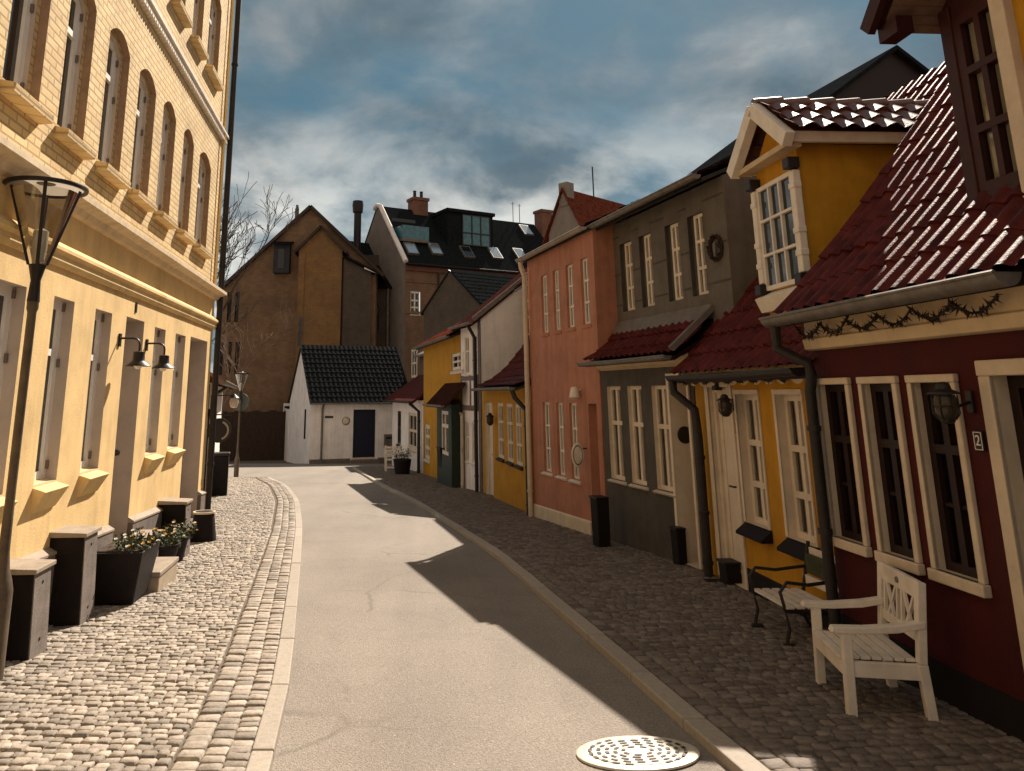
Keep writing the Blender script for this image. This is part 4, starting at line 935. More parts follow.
gutter(hs, .4, SW - .15, -.34, SE + .0, .06, M_zinc)
pipe(hs, [(SW - .2, -.34, SE - .05), (SW - .15, -.3, SE - .2), (SW - .05, -.09, SE - .45), (SW - .05, -.09, zgs(SW) + .05)], .05, M_pipe)
uw = FS.rect((524.5, 301), (530.5, 298), (525, 352), (531, 351), sb); su = FS.px(522, 300, sb)[0]; suz = FS.px(526, 287, sb)[1]
uw = (uw[0] + .1, max(uw[1], uw[0] + .75), uw[2], uw[3])
m1 = MB(); wall_front(m1, .3, SW + .0, SE - .3, suz, [uw], y=sb); m1.add([(.3, sb, SE), (.3, 5.5, SE), (.3, 5.5, suz), (.3, 3.2, suz + 1.5), (.3, sb, suz)], [(0, 1, 2, 3, 4)]); m1.add([(.3, 5.5, -1), (SW, 5.5, -1), (SW, 5.5, suz), (.3, 5.5, suz)], [(0, 1, 2, 3)]); m1.build('upper_wall', M_grey2, hs, recalc=False)
window(hs, uw, sb + .02, cols=2, rows=(.66, .33), fw=.06, mw=.02, fmat=M_white2, depth=.05, pane='dark', sill=None)
prof = [(sb - .35, suz - .06), (3.2, suz + 1.5)]
r_ = MB(); tiles(r_, .25, SW - .02, prof, tw=.2, course=.33, amp=.03, seg=5); r_.build('roof', M_tile_dk, hs, smooth=True, recalc=False)
s_ = MB(); slab(s_, .25, SW - .02, [(sb - .33, suz - .1), (3.2, suz + 1.45), (5.7, suz - .1)], .06); s_.build('roof_deck', M_beam, hs)
lantern('small black lantern beside the slim white door of the narrow ochre front', FS, (490, 419), .15, (493, 420), .9)

# ---------------------------------------------------------------- white half-timbered house
FW = Frame((.9, 22.86), (1.37, 20.98)); WW = FW.W
hw = house_root('half_timbered_house', 'white half-timbered house with a tall blank white gable', FW)
WE = FW.px(470, 322)[1]
print('wh', WW, WE)
wl_ = lev([FW.rect((465, 422), (468.6, 422), (465.5, 462), (469, 462)), FW.rect((472, 422), (476, 421), (472.5, 463), (476.3, 463))])
wu_ = lev([FW.rect((465, 338), (469, 337), (465, 374), (469, 374)), FW.rect((472, 334), (477, 333), (472.3, 374), (477, 374))])
m1 = MB(); wall_front(m1, .01, WW - .01, -1.4, WE, wl_ + wu_); rg0 = FW.px(526, 277, 0)
RYW = 2.9; RZW = WE + RYW * .80
shell(m1, WW - .01, 2 * RYW, -1.4, WE, RZW, ry=RYW, x0=.01); m1.build('wall', M_whitewall, hw, recalc=False)
for q in wl_ + wu_:
    fo = window(hw, q, .02, cols=2, rows=(.6,), fw=.05, mw=.025, fmat=M_white, depth=.04, pane='dark', sill=.05, sd_=.06); m1 = MB(); reveals(m1, [q], .06); m1.build('reveal', M_white, fo, recalc=False)
zb1, zb2_ = FW.px(470, 378)[1], FW.px(470, 408)[1]
bm_ = MB()
for z in (zb1, zb2_): bm_.box(.02, WW - .19, -.022, .0, z - .07, z + .07)
for x in (.08, .95, WW - .3): bm_.box(x - .05, x + .05, -.018, 0, zb2_ + .07, zb1 - .07)
bo = bm_.build('cross_beam', M_beam, hw)
MB().box(WW - .19, WW + .0, -.03, -.0, -1.2, WE - .02).build('corner_post', M_beam, hw)
s_ = MB(); slab(s_, -.1, WW + .05, [(-.25, WE - .12), (RYW, RZW + .08), (2 * RYW + .2, WE - .1)], .08); s_.build('roof', M_tile_dk, hw)
gutter(hw, -.1, WW + .05, -.30, WE - .1, .055, M_zinc); pipe(hw, [(WW - .24, -.30, WE - .15), (WW - .24, -.1, WE - .5), (WW - .24, -.09, -.8)], .05, M_pipe)
s_ = MB(); s_.bar((WW + .06, -.22, WE - .02), (WW + .06, RYW, RZW + .13), .06, .12); s_.build('verge_board', M_beam, hw)

# ---------------------------------------------------------------- ochre house with the dark green bay
FO = Frame((-.24, 29.25), (.88, 22.92)); OW = FO.W
ho = house_root('tall_ochre_house', 'ochre yellow house with a dark green bay and one small upper window', FO)
OE = FO.px(450, 338)[1]; zgo = lambda u: gz(FO.world(u).y)
ow = FO.rect((451.5, 354), (462.5, 352), (452, 369.5), (463, 370)); print('ochre2', OW, OE, ow)
sow = FO.rect((424.5, 425), (429.5, 424), (425, 459), (430, 460))
m1 = MB(); wall_front(m1, .01, OW - .01, -1.7, OE, [ow, sow]); shell(m1, OW - .01, 5.6, -1.7, OE, OE + 1.6, ry=2.8, x0=.01); m1.build('wall', M_ochre, ho, recalc=False)
window(ho, ow, .02, cols=2, rows=(.5,), fw=.09, mw=.03, fmat=M_white, depth=.05, pane='dark', sill=.06); window(ho, sow, .02, cols=2, rows=(.66, .33), fw=.14, mw=.05, fmat=M_white2, depth=.05, pane='dark', sill=.06)
prof = [(-.3, OE - .02), (2.8, OE + 1.7)]
r_ = MB(); tiles(r_, -.05, OW, prof, tw=.22, course=.34, amp=.03, seg=5); r_.build('roof', M_tile_or, ho, smooth=True, recalc=False)
s_ = MB(); slab(s_, -.05, OW - .01, [(-.28, OE - .06), (2.8, OE + 1.64), (5.8, OE - .06)], .06); s_.build('roof_deck', M_pipe, ho)
gutter(ho, -.05, OW, -.36, OE - .04, .06, M_zinc)
M_green = mat('dark_green_timber', (.018, .032, .022), .6, .15, 6, .2, 40)
BD = -.32; bu0, bu1 = FO.px(437, 430, BD)[0], FO.px(451.5, 430, BD)[0]; bz = FO.px(445, 404, BD)[1]
print('bay', bu0, bu1, bz)
bw_ = (bu0 + (bu1 - bu0) * .30, bu0 + (bu1 - bu0) * .80, bz - 1.45, bz - .2)
m1 = MB(); wall_front(m1, bu0, bu1, -1.5, bz, [bw_], y=BD)
for x in (bu0, bu1): m1.add([(x, BD, -1.5), (x, 0, -1.5), (x, 0, bz), (x, BD, bz)], [(0, 1, 2, 3)])
bay = m1.build('bay', M_green, ho, recalc=False)
window(bay, bw_, BD + .02, cols=2, rows=(.66,), fw=.10, mw=.05, fmat=M_white, depth=.05, pane='dark', sill=None)
s_ = MB(); slab(s_, bu0 - .3, bu1 + .5, [(-.62, bz - .02), (0.0, bz + .62)], .08); s_.build('bay_roof', M_tile_dk, bay); gutter(bay, bu0 - .35, bu1 + .5, -.67, bz - .02, .06, M_zinc)
doorleaf(ho, bu1 + .12, min(bu1 + .9, OW - .05), zgo(OW) + .05, zgo(OW) + 2.1, -.09, M_white2, panels=2)

# ---------------------------------------------------------------- low white house at the end of the row
FE = Frame((-1.72, 36.4), (-.26, 29.32)); EW = FE.W
he = house_root('low_white_house', 'low white house with dark window frames and small red lean-to roofs, before the bend', FE)
EE = FE.px(412, 400)[1]; zge = lambda u: gz(FE.world(u).y)
ew = lev([FE.rect((408.5, 415), (416.5, 416), (409, 452), (416.5, 453)), FE.rect((397.5, 408), (401, 409), (398, 440), (401, 441))]); print('low', EW, EE, ew)
m1 = MB(); wall_front(m1, .01, EW - .01, -2, EE, ew); shell(m1, EW - .01, 4.5, -2, EE, EE + .5, ry=1.2, x0=.01); m1.build('wall', M_whitewall, he, recalc=False)
for q in ew: window(he, q, .02, cols=2, rows=(.5,), fw=.12, mw=.05, fmat=M_pipe if q is ew[1] else M_cream, depth=.05, pane='dark', sill=.08)
s_ = MB(); slab(s_, .0, EW, [(-.4, EE - .02), (1.3, EE + 1.15)], .1); s_.build('lean_to_roof', M_tile_red, he)
s_ = MB(); s_.box(.3, EW - .1, 1.2, 4.5, EE - .5, EE + 2.1); s_.build('upper_wall', M_grey2, he); 
s_ = MB(); slab(s_, .2, EW, [(.9, EE + 1.95), (2.8, EE + 3.0), (4.7, EE + 1.95)], .1); s_.build('roof', M_lead, he)
uq = FE.rect((412.5, 350), (417.5, 348), (412.8, 378), (418, 377), 1.2); window(he, uq, 1.14, cols=2, rows=(.5,), fw=.1, mw=.04, fmat=M_white, depth=.05, pane='dark', sill=None)
gutter(he, 0, EW, -.46, EE - .04, .07, M_pipe); pipe(he, [(EW - .3, -.46, EE - .1), (EW - .3, -.1, EE - .4), (EW - .3, -.1, -1.3)], .06, M_pipe)

# ================================================================== FAR END AND BACKGROUND
FN = Frame((-5.67, 37.8), (-1.0, 39.6)); NW = FN.W
hn = house_root('end_house', 'low white house with a black slate roof and dark blue door closing the street', FN)
NE = FN.px(345, 402)[1]; ND = 5.2; NR = at_y(304, 345, 40.2).z; zn = gz(38.5)
nd = FN.rect((353, 409.5), (375.5, 409.5), (353, 461), (375.5, 460)); print('end', NE, NR, nd)
m1 = MB(); wall_front(m1, 0, NW, zn - .5, NE, [nd]); shell(m1, NW, ND, zn - .5, NE, NR - .05); m1.build('wall', M_whitewall, hn, recalc=False)
m1 = MB(); reveals(m1, [nd], .12); m1.build('door_reveal', M_whitewall, hn, recalc=False)
M_navy = mat('navy_paint', (.018, .018, .035), .5, .12, 6, .1, 40)
doorleaf(hn, nd[0], nd[1], nd[2] + .14, nd[3], .08, M_navy, panels=2); MB().box(nd[0], nd[1], -.0, .12, nd[2] - .2, nd[2] + .14).build('threshold', M_cream, hn); MB().box(nd[0] - .1, nd[1] + .1, -.45, -.001, zn - .3, zn + .16).build('door_step', M_plinth_L, hn, bevel=.01)
s_ = MB(); s_.box(.0, nd[0] - .12, -.02, 0, zn - .4, zn + .22); s_.box(nd[1] + .12, NW, -.02, 0, zn - .4, zn + .22); s_.build('plinth', M_plinth_L, hn)
M_tile_bk = mat('black_pantile', (.012, .014, .015), .9, .35, 5, .2, 60, spec=0.02)
r_ = MB(); tiles(r_, -.12, NW + .1, [(-.22, NE - .02), (ND / 2, NR)], tw=.24, course=.33, amp=.03, seg=5, step=.03); ro = r_.build('roof', M_tile_bk, hn, smooth=True, recalc=False)
s_ = MB(); slab(s_, -.1, NW + .08, [(-.2, NE - .06), (ND / 2, NR - .05), (ND + .2, NE - .06)], .05); s_.build('roof_deck', M_pipe, ro)
gutter(hn, -.12, NW + .1, -.27, NE - .05, .06, M_zinc); pipe(hn, [(.55, -.27, NE - .1), (.55, -.07, NE - .3), (.55, -.07, zn)], .05, M_zinc)
u, z = FN.px(346, 421); s_ = MB(); s_.lathe([(.001, -.1), (.1, -.1), (.17, -.04), (.18, -.001)], (0, 0, 0), 16, 'y'); rl = thing('round_wall_lamp', 'round pale wall lamp left of the dark blue door', 'wall lamp', (*FN.world(u), z), FN.ang)
s_.build('lamp_glass', M_cream, rl, smooth=True); s_ = MB(); s_.lathe([(.18, -.03), (.2, -.02), (.2, -.001), (.18, -.001)], (0, 0, 0), 16, 'y', cap=False); s_.build('rim', M_zinc, rl)
u, z = FN.px(329, 417); MB().box(u - .2, u + .2, -.03, -.001, z - .05, z + .05).build('name_plate', M_pipe, hn)
u, z = FN.px(388, 441); s_ = MB(); s_.box(u - .22, u + .22, -.14, -.001, z - .32, z + .32); mo = s_.build('meter_box', M_zinc, hn, bevel=.02); MB().box(u - .15, u + .15, -.145, -.1401, z + .1, z + .2).build('letter_slot', M_iron, mo)
# slit window in the left gable (local x = 0 plane)
s_ = MB(); s_.box(-.012, .02, 1.0, 1.35, NE - 1.75, NE - .35); s_.build('slit_window', M_darkglass, hn)
# low wall and gate piers leading into the alley
A0 = FN.world(-.02, ND); A1 = A0 + Vector((-.75, 3.0)); FA = Frame((A1.x, A1.y), (A0.x, A0.y))
ga = house_root('garden_wall', 'low white wall with dark capping behind the white end house', FA, 'wall')
MB().box(0, FA.W, 0, .25, -2.4, .9).build('masonry', M_whitewall, ga); MB().box(-.05, FA.W, -.06, .3, .9, 1.0).build('capping', M_slate, ga); MB().box(-.4, -.06, -.1, .3, -2.4, 1.15).build('pier', M_whitewall, ga)
FF = Frame((-13.5, 42.6), (-8.0, 45.3)); fe = house_root('timber_gate', 'tall dark board gate shutting the shaded alley', FF, 'gate')
s_ = MB(); k = 0
while k * .2 < FF.W: s_.box(k * .2, k * .2 + .193, .0 + .01 * (k % 2), .03 + .01 * (k % 2), -2.2, .75 + .05 * math.sin(k * 1.3)); k += 1
s_.box(0, FF.W, .045, .1, -.9, -.78); s_.box(0, FF.W, .045, .1, .2, .32)
fo_ = s_.build('board_panel', mat('dark_board', (.05, .03, .02), .8, .25, 6, .2, 30), fe); 
# white chair and pots before the low white house
def simple_house(name, label, pl, pr, D, zb, ze, zr, wm, rm, holes=(), rev=.12, along=True, over=.2, cat='house', tw=.24, ext=None):
    fr = Frame(pl, pr); t = house_root(name, label, fr, cat); m1 = MB()
    if along:
        wall_front(m1, 0, fr.W, zb, ze, list(holes)); shell(m1, fr.W, D, zb, ze, zr)
        prof = [(-over, ze - .05), (D / 2, zr + .06)]; r_ = MB(); tiles(r_, -.12, fr.W + .12, prof, tw=tw, course=.36, amp=.03, seg=4); ro = r_.build('roof', rm, t, smooth=True, recalc=False)
        s_ = MB(); slab(s_, -.1, fr.W + .1, [(-over + .02, ze - .09), (D / 2, zr + .02), (D + over, ze - .09)], .08); s_.build('roof_deck', M_pipe, ro)
    else:
        wall_front(m1, 0, fr.W, zb, ze, list(holes)); m1.add([(0, 0, ze), (fr.W, 0, ze), (fr.W / 2, 0, zr)], [(0, 1, 2)])
        for x in (0, fr.W): m1.add([(x, 0, zb), (x, D, zb), (x, D, ze), (x, 0, ze)], [(0, 1, 2, 3)])
        m1.add([(0, D, zb), (fr.W, D, zb), (fr.W, D, ze), (fr.W / 2, D, zr), (0, D, ze)], [(0, 1, 2, 3, 4)])
        k = (zr - ze) / (fr.W / 2); s_ = MB()
        for sg in (0, 1):
            X = lambda q: q if sg == 0 else fr.W - q
            s_.hexa([(X(-.25), -.15, ze - .25 * k + .01), (X(fr.W / 2), -.15, zr + .01), (X(fr.W / 2), D, zr + .01), (X(-.25), D, ze - .25 * k + .01), (X(-.25), -.15, ze - .25 * k + .13), (X(fr.W / 2), -.15, zr + .13), (X(fr.W / 2), D, zr + .13), (X(-.25), D, ze - .25 * k + .13)])
        ro = s_.build('roof', rm, t)
    m1.build('wall', wm, t, recalc=False)
    return t, fr, ro
M_brown = brick_mat('brown_brick', (.27, .15, .075), (.20, .115, .06), (.18, .13, .085), .25, .085, bump=.5, patch=(.10, .06, .035))
M_tan = brick_mat('tan_brick', (.28, .145, .045), (.22, .115, .04), (.18, .11, .05), .25, .085, bump=.5, patch=(.17, .095, .04))
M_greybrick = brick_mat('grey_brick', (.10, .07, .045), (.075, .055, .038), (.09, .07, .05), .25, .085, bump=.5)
M_bg = brick_mat('aged_brick', (.20, .105, .055), (.15, .085, .048), (.16, .11, .07), .25, .085, bump=.5, patch=(.26, .12, .07))
M_roofbrown = mat('weathered_roof', (.05, .036, .028), .8, .25, 1.5, .3, 20)
# --- brick gable building
PL, PR = at_y(214, 400, 50), at_y(374, 400, 50); FB = Frame((PL.x, PL.y), (PR.x, PR.y))
hbk = house_root('brick_warehouse', 'large brown brick gabled building with a tan brick bay, behind the white end house', FB, 'building')
pk_ = FB.px(311, 208); el = FB.px(214, 292); er = FB.px(374, 270)
tall = [FB.rect((x, 290), (x + 4, 290), (x, 322), (x + 4, 322)) for x in (219, 227.5, 235)] + [FB.rect((x, 342), (x + 4, 342), (x, 375), (x + 4, 375)) for x in (219, 227.5, 235)]
hat = FB.rect((275, 246), (291, 246), (275, 274), (291, 274))
m1 = MB(); allh = tall + [hat]
top = max(el[1], hat[3] + .1)
wall_front(m1, 0, FB.W, -2.4, el[1], [h for h in tall]); 
m1.add([(0, 0, el[1]), (FB.W, 0, el[1]), (FB.W, 0, er[1]), (pk_[0], 0, pk_[1])], [(0, 1, 2, 3)])
for x, z in ((0, el[1]), (FB.W, er[1])): m1.add([(x, 0, -2.4), (x, 12, -2.4), (x, 12, z), (x, 0, z)], [(0, 1, 2, 3)])
m1.add([(0, 12, -2.4), (FB.W, 12, -2.4), (FB.W, 12, er[1]), (pk_[0], 12, pk_[1]), (0, 12, el[1])], [(0, 1, 2, 3, 4)])
m1.build('wall', M_brown, hbk, recalc=False)
for q in tall: window(hbk, q, .12, cols=2, rows=(.5,), fw=.06, mw=.03, fmat=M_redwood, pane='dark', sill=None, depth=.05)
s_ = MB(); s_.box(hat[0], hat[1], -.55, .0, hat[2], hat[3]); ho_ = s_.build('loading_hatch', mat('hatch_grey', (.035, .035, .04), .7, .2), hbk, bevel=.02); s_ = MB(); s_.box(hat[0] + .3, hat[1] - .35, -.57, -.551, hat[2] + .3, hat[3] - .3); s_.build('pane', M_darkglass, ho_); s_ = MB(); s_.prism([(-.9, hat[3] + .02), (0, hat[3] + .3), (0, hat[3] + .2), (-.9, hat[3] - .06)], 'x', hat[0] - .15, hat[1] + .15); s_.build('hatch_roof', M_slate, ho_)
b0, b1 = FB.px(297, 300, -1.2)[0], FB.px(341, 300, -1.2)[0]; bzt = FB.px(300, 250, -1.2)[1]; bpk = FB.px(319, 228, -1.2)[1]
s_ = MB(); s_.prism([(b0, -2.4), (b1, -2.4), (b1, bzt), ((b0 + b1) / 2, bpk), (b0, bzt)], 'y', -1.2, -.001); bo_ = s_.build('bay', M_tan, hbk)
s_ = MB(); s_.box(b0 + .05, b0 + .42, -1.26, -1.201, -2.4, bzt - .2); s_.build('corner_pier', M_tan, bo_)
s_ = MB(); sx = FB.px(297, 330, -1.2)[0]; q = FB.rect((298, 317), (301.5, 317), (298, 346), (301.5, 346), -1.26); s_.box(q[0] + .0, q[1], -1.275, -1.262, q[2], q[3]); s_.build('slit_window', M_darkglass, bo_)
s_ = MB()
for sg, xe in ((0, b0 - .3), (1, b1 + .3)): s_.bar((xe, -.7, bzt - .2), ((b0 + b1) / 2, -.7, bpk + .1), 1.5, .16)
s_.build('bay_roof', M_roofbrown, bo_)
s_ = MB()
for (xe, ze) in ((-.5, el[1] - .3), (FB.W + .5, er[1] - .38)): s_.bar((xe, 6, ze), (pk_[0], 6, pk_[1] + .08), 12.6, .2)
ro_ = s_.build('roof', M_roofbrown, hbk); s_ = MB(); s_.lathe([(.14, 0), (.14, .7), (.09, .72), (.09, .95)], (pk_[0] - 1.1, 1, pk_[1] - .5), 10); s_.build('vent_pipe', M_lead, ro_)
# lower wing in darker brick, with its own falling roof line
PL, PR = at_y(341.5, 400, 48.7), at_y(369, 400, 49.6); FBW = Frame((PL.x, PL.y), (PR.x, PR.y)); hwg = house_root('brick_wing', 'dark sooty brick wing with a falling roof line, right of the tan bay', FBW, 'building')
za, zc = FBW.px(341.5, 258)[1], FBW.px(369, 272)[1]
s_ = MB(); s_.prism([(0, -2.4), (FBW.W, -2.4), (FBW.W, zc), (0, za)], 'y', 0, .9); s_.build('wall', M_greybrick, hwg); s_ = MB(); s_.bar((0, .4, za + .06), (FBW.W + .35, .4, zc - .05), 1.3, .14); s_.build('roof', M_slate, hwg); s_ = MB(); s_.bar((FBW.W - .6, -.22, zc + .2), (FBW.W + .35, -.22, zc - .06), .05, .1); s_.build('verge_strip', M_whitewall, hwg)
# --- shaded link block with the blue blind
PL, PR = at_y(362, 400, 52), at_y(404, 400, 52); FK = Frame((PL.x, PL.y), (PR.x, PR.y)); kz = FK.px(380, 288)[1]
kw = FK.rect((368, 305), (379, 305), (368, 330), (379, 330)); hk = house_root('link_building', 'shaded brick block with one blue-blinded window and a pale downpipe', FK, 'building')
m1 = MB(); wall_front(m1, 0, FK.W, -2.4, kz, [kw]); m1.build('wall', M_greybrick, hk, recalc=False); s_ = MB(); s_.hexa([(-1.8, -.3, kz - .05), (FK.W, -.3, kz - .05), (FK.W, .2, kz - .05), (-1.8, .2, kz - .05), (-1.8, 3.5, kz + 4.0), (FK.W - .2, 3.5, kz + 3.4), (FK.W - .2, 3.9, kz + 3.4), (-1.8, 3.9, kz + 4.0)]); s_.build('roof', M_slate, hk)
fo = window(hk, kw, .1, cols=1, rows=(), fw=.09, fmat=M_redwood, pane='teal', sill=None); MB().box(kw[0] + .09, kw[1] - .09, .105, .12, kw[3] - .55, kw[3] - .09).build('blind', M_curtain, fo)
pipe(hk, [(FK.px(388, 300)[0], -.1, kz + .0), (FK.px(388, 300)[0], -.1, -2)], .11, M_zinc)
# --- big block with the black attic roof
C0, C1 = at_y(405, 300, 50.0), at_y(570, 300, 56.2); FQ = Frame((C0.x, C0.y), (C1.x, C1.y)); QW = FQ.W
hq_ = house_root('attic_building', 'long aged brick building with a black attic roof, skylights and brick chimneys', FQ, 'building')
QE = FQ.px(405, 262)[1]; QR = QE + 4.7; QD = 9.0
qa = FQ.rect((410.5, 292), (420, 292), (410.5, 314), (420, 314)); qb = FQ.rect((440, 290), (458, 290), (440, 312), (458, 312)); qc = FQ.rect((461, 290), (466, 290), (461, 308), (466, 308))
print('attic', QW, QE, QR, qa)
m1 = MB(); wall_front(m1, 0, QW, -2.4, QE, [qa, qb, qc]); m1.add([(QW, 0, -2.4), (QW, QD, -2.4), (QW, QD, QE), (QW, QD / 2, QR), (QW, 0, QE)], [(0, 1, 2, 3, 4)]); m1.build('wall', M_bg, hq_, recalc=False)
m1 = MB(); m1.add([(0, -.02, -2.4), (0, QD, -2.4), (0, QD, QE), (0, QD / 2 + .3, QR - .1), (0, QD / 2 - .3, QR - .1), (0, -.02, QE)], [(0, 1, 2, 3, 4, 5)]); m1.build('gable_wall', mat('grey_gable', (.25, .21, .18), .85, .15, 1.2, .3, 20, streak=.4), hq_, recalc=False)
window(hq_, qa, .1, cols=2, rows=(.62, .3), fw=.09, mw=.05, fmat=M_white, pane='dark', sill=.08); window(hq_, qb, .1, cols=3, rows=(.6,), fw=.09, mw=.05, fmat=M_white, pane='dark', sill=.08); window(hq_, qc, .1, cols=1, rows=(), fw=.1, fmat=M_white, pane='dark', sill=.08)
s_ = MB(); slab(s_, -.05, QW, [(-.3, QE - .15), (QD / 2 - .3, QR), (QD / 2 + .3, QR), (QD + .3, QE - .15)], .1); ro = s_.build('roof', M_slate, hq_)
s_ = MB(); s_.box(0, QW, -.16, -.005, QE - .55, QE - .2); s_.build('eave_band', mat('rust_band', (.13, .055, .035), .8, .2, 3), hq_); 
s_ = MB(); s_.box(0, QW, -.06, -.005, QE - 3.35, QE - 3.2); s_.box(0, QW, -.06, -.005, QE - 1.3, QE - 1.18); s_.build('brick_band', M_bg, hq_)
vb = MB(); vb.tube([(-.08, -.25, QE - .0), (-.08, QD / 2 - .5, QR - .05), (-.08, QD / 2, QR + .1), (-.08, QD / 2 + .5, QR - .05)], .17, 8); vb.build('white_verge', M_whitewall, ro)
gutter(hq_, 0, QW, -.36, QE - .1, .09, M_pipe); pipe(hq_, [(FQ.px(438, 300)[0], -.1, QE - .3), (FQ.px(438, 300)[0], -.1, -2)], .06, M_pipe)
rk_ = (QR - QE + .15) / (QD / 2)
def onroof(px, py):       # image point -> (u, y, z) on the front slope of the attic roof
    for i in range(200):
        y = i * .03; u, z = FQ.px(px, py, y)
        if z <= QE - .1 + rk_ * (y + .3): return u, y, z
    return u, y, z
for (x, y) in ((411, 249.5), (435, 250), (467, 253), (495, 254), (526, 231), (520, 255)):
    u, yy, z = onroof(x, y); f_ = MB(); w2, h2 = .42, .62; d = Vector((0, 1, rk_)).normalized(); n_ = Vector((0, -rk_, 1)).normalized(); c = Vector((u, yy, z + .06)); ux = Vector((1, 0, 0))
    P = [c + ux * a * w2 + d * b * h2 for a, b in ((-1, -1), (1, -1), (1, 1), (-1, 1))]
    f_.hexa([p - n_ * .1 for p in P] + [p + n_ * .08 for p in P]); so_ = f_.build('skylight', M_zinc, ro)
    g_ = MB(); P = [c + ux * a * (w2 - .07) + d * b * (h2 - .07) + n_ * .084 for a, b in ((-1, -1), (1, -1), (1, 1), (-1, 1))]; g_.add(P, [(0, 1, 2, 3)])
    g_.build('pane', mat('sky_pane', (.6, .62, .62), .12, .05, 3, metal=.8) if x != 467 else M_darkglass, so_, recalc=False)
M_chim = brick_mat('chimney_brick', (.22, .085, .05), (.17, .07, .045), (.15, .10, .07), .25, .085, bump=.5)
def chimney(parent, px, py0, py1, wpx, yoff, pots=2):
    u, zt = FQ.px(px, py0, yoff); w2 = wpx / 770 * 52 / 2 * 1.08; s_ = MB(); s_.box(u - w2, u + w2, yoff - .5, yoff + .5, QR - 1.2, zt - .22); s_.box(u - w2 - .08, u + w2 + .08, yoff - .58, yoff + .58, zt - .22, zt); co = s_.build('chimney', M_chim, parent)
    for k in range(pots):
        p_ = MB(); p_.lathe([(.13, 0), (.11, .5), (.13, .52), (.13, .58)], (u + (k - (pots - 1) / 2) * .55, yoff, zt), 10); p_.build('chimney_pot', M_iron, co, smooth=True)
chimney(ro, 418, 199, 213, 16, QD / 2 - .2); chimney(ro, 543, 211, 223, 14, QD / 2 - .2, 0)
# box dormer with its tall glazing, and the glass-fronted roof terrace
u0, u1 = FQ.px(463, 230, 1.3)[0], FQ.px(491, 230, 1.3)[0]; z0, z1 = FQ.px(476, 246, 1.3)[1], FQ.px(476, 215, 1.3)[1]
s_ = MB(); s_.box(u0 - 1.2, u1 + .25, 1.45, QD / 2 + .6, z0 - .3, z1 + .05); s_.box(u0 - 1.3, u1 + .35, 1.25, QD / 2 + .8, z1 + .05, z1 + .28); bd = s_.build('box_dormer', M_slate, ro)
window(bd, (u0, u1, z0, z1), 1.38, cols=3, rows=(.4,), fw=.07, mw=.04, fmat=M_iron, pane='teal', sill=None)
u0, u1 = FQ.px(402.5, 232, 1.0)[0], FQ.px(429, 232, 1.0)[0]; z0, z1 = FQ.px(416, 239, 1.0)[1], FQ.px(416, 226, 1.0)[1]
tb = MB(); tb.box(u0, u1, 1.0, 3.2, z0 - .2, z0); to = tb.build('roof_terrace', M_lead, ro); g_ = MB(); g_.box(u0, u1, 1.0, 1.02, z0, z1); g_.box(u0, u0 + .02, 1.02, 3.0, z0, z1); g_.box(u1 - .02, u1, 1.02, 3.0, z0, z1); g_.build('glass_balustrade', M_tealpane, to); tb = MB(); tb.box(u0 + .1, u1 - .05, 3.0, 3.05, z0, z1 + .9); tb.build('terrace_door', M_darkglass, to)
for (x, y0, y1) in ((513, 216, 202), (519.5, 216, 204)):
    u, z = FQ.px(x, y0, QD / 2); zt = FQ.px(x, y1, QD / 2)[1]; p_ = MB(); p_.tube([(u, QD / 2, QR - .2), (u, QD / 2, zt)], .03, 5); p_.tube([(u - .2, QD / 2, zt - .15), (u + .2, QD / 2, zt - .15)], .015, 4); p_.build('aerial', M_zinc, ro)
u = FQ.px(379, 205, QD / 2)[0]; 
# tall black flue standing by the grey gable
p0 = at_y(357, 250, 53.5); fl = thing('roof_flue', 'thick black flue pipe standing left of the grey gable', 'chimney', (p0.x, p0.y, p0.z - 1.5)); zt = at_y(357, 201, 53.5).z - p0.z + 1.5
MB().lathe([(.26, 0), (.26, zt - .9), (.36, zt - .85), (.4, zt - .3), (.36, zt - .02), (.26, zt)], n=14).build('flue', M_iron, fl, smooth=True); MB().box(-1.6, 2.0, .3, 4, -9, 1.2).build('flue_base', M_greybrick, fl)
# rear houses seen between the roofs
p0, p1 = at_y(479, 290, 38.5), at_y(545, 290, 41.0)
simple_house('rear_cottage', 'dark tiled roof with a pale ridge, behind the half-timbered house', p0.xy, p1.xy, 5.0, 1.0, at_y(490, 303, 38.5).z, at_y(490, 273, 41.5).z, M_greybrick, M_slate)
p0, p1 = at_y(440, 300, 43.0), at_y(482, 300, 43.0); F_ = Frame(p0.xy, p1.xy); t = house_root('rear_brick_wall', 'plain brown wall with a sloping top, behind the tall ochre house', F_, 'wall'); s_ = MB(); s_.prism([(0, -2), (F_.W, -2), (F_.W, F_.px(478, 291)[1]), (0, F_.px(441, 309)[1])], 'y', 0, .4); s_.build('masonry', M_greybrick, t); s_ = MB(); s_.bar((-.1, .2, F_.px(441, 309)[1] + .04), (F_.W, .2, F_.px(478, 291)[1] + .06), .5, .08); s_.build('coping', M_zinc, t)
p0, p1 = at_y(549, 240, 31.5), at_y(583, 240, 30.2); gp0, gp1 = Vector(p0.xy), Vector(p1.xy)
t, f_, ro = simple_house('rear_gable_house', 'grey gable with a rust red tiled roof, rising behind the salmon house', gp0, gp1, 9.0, 1.0, at_y(566, 232, 31).z, at_y(565, 192, 31).z, mat('grey_gable', (.25, .21, .18)), M_tile_or, along=False, tw=.25)
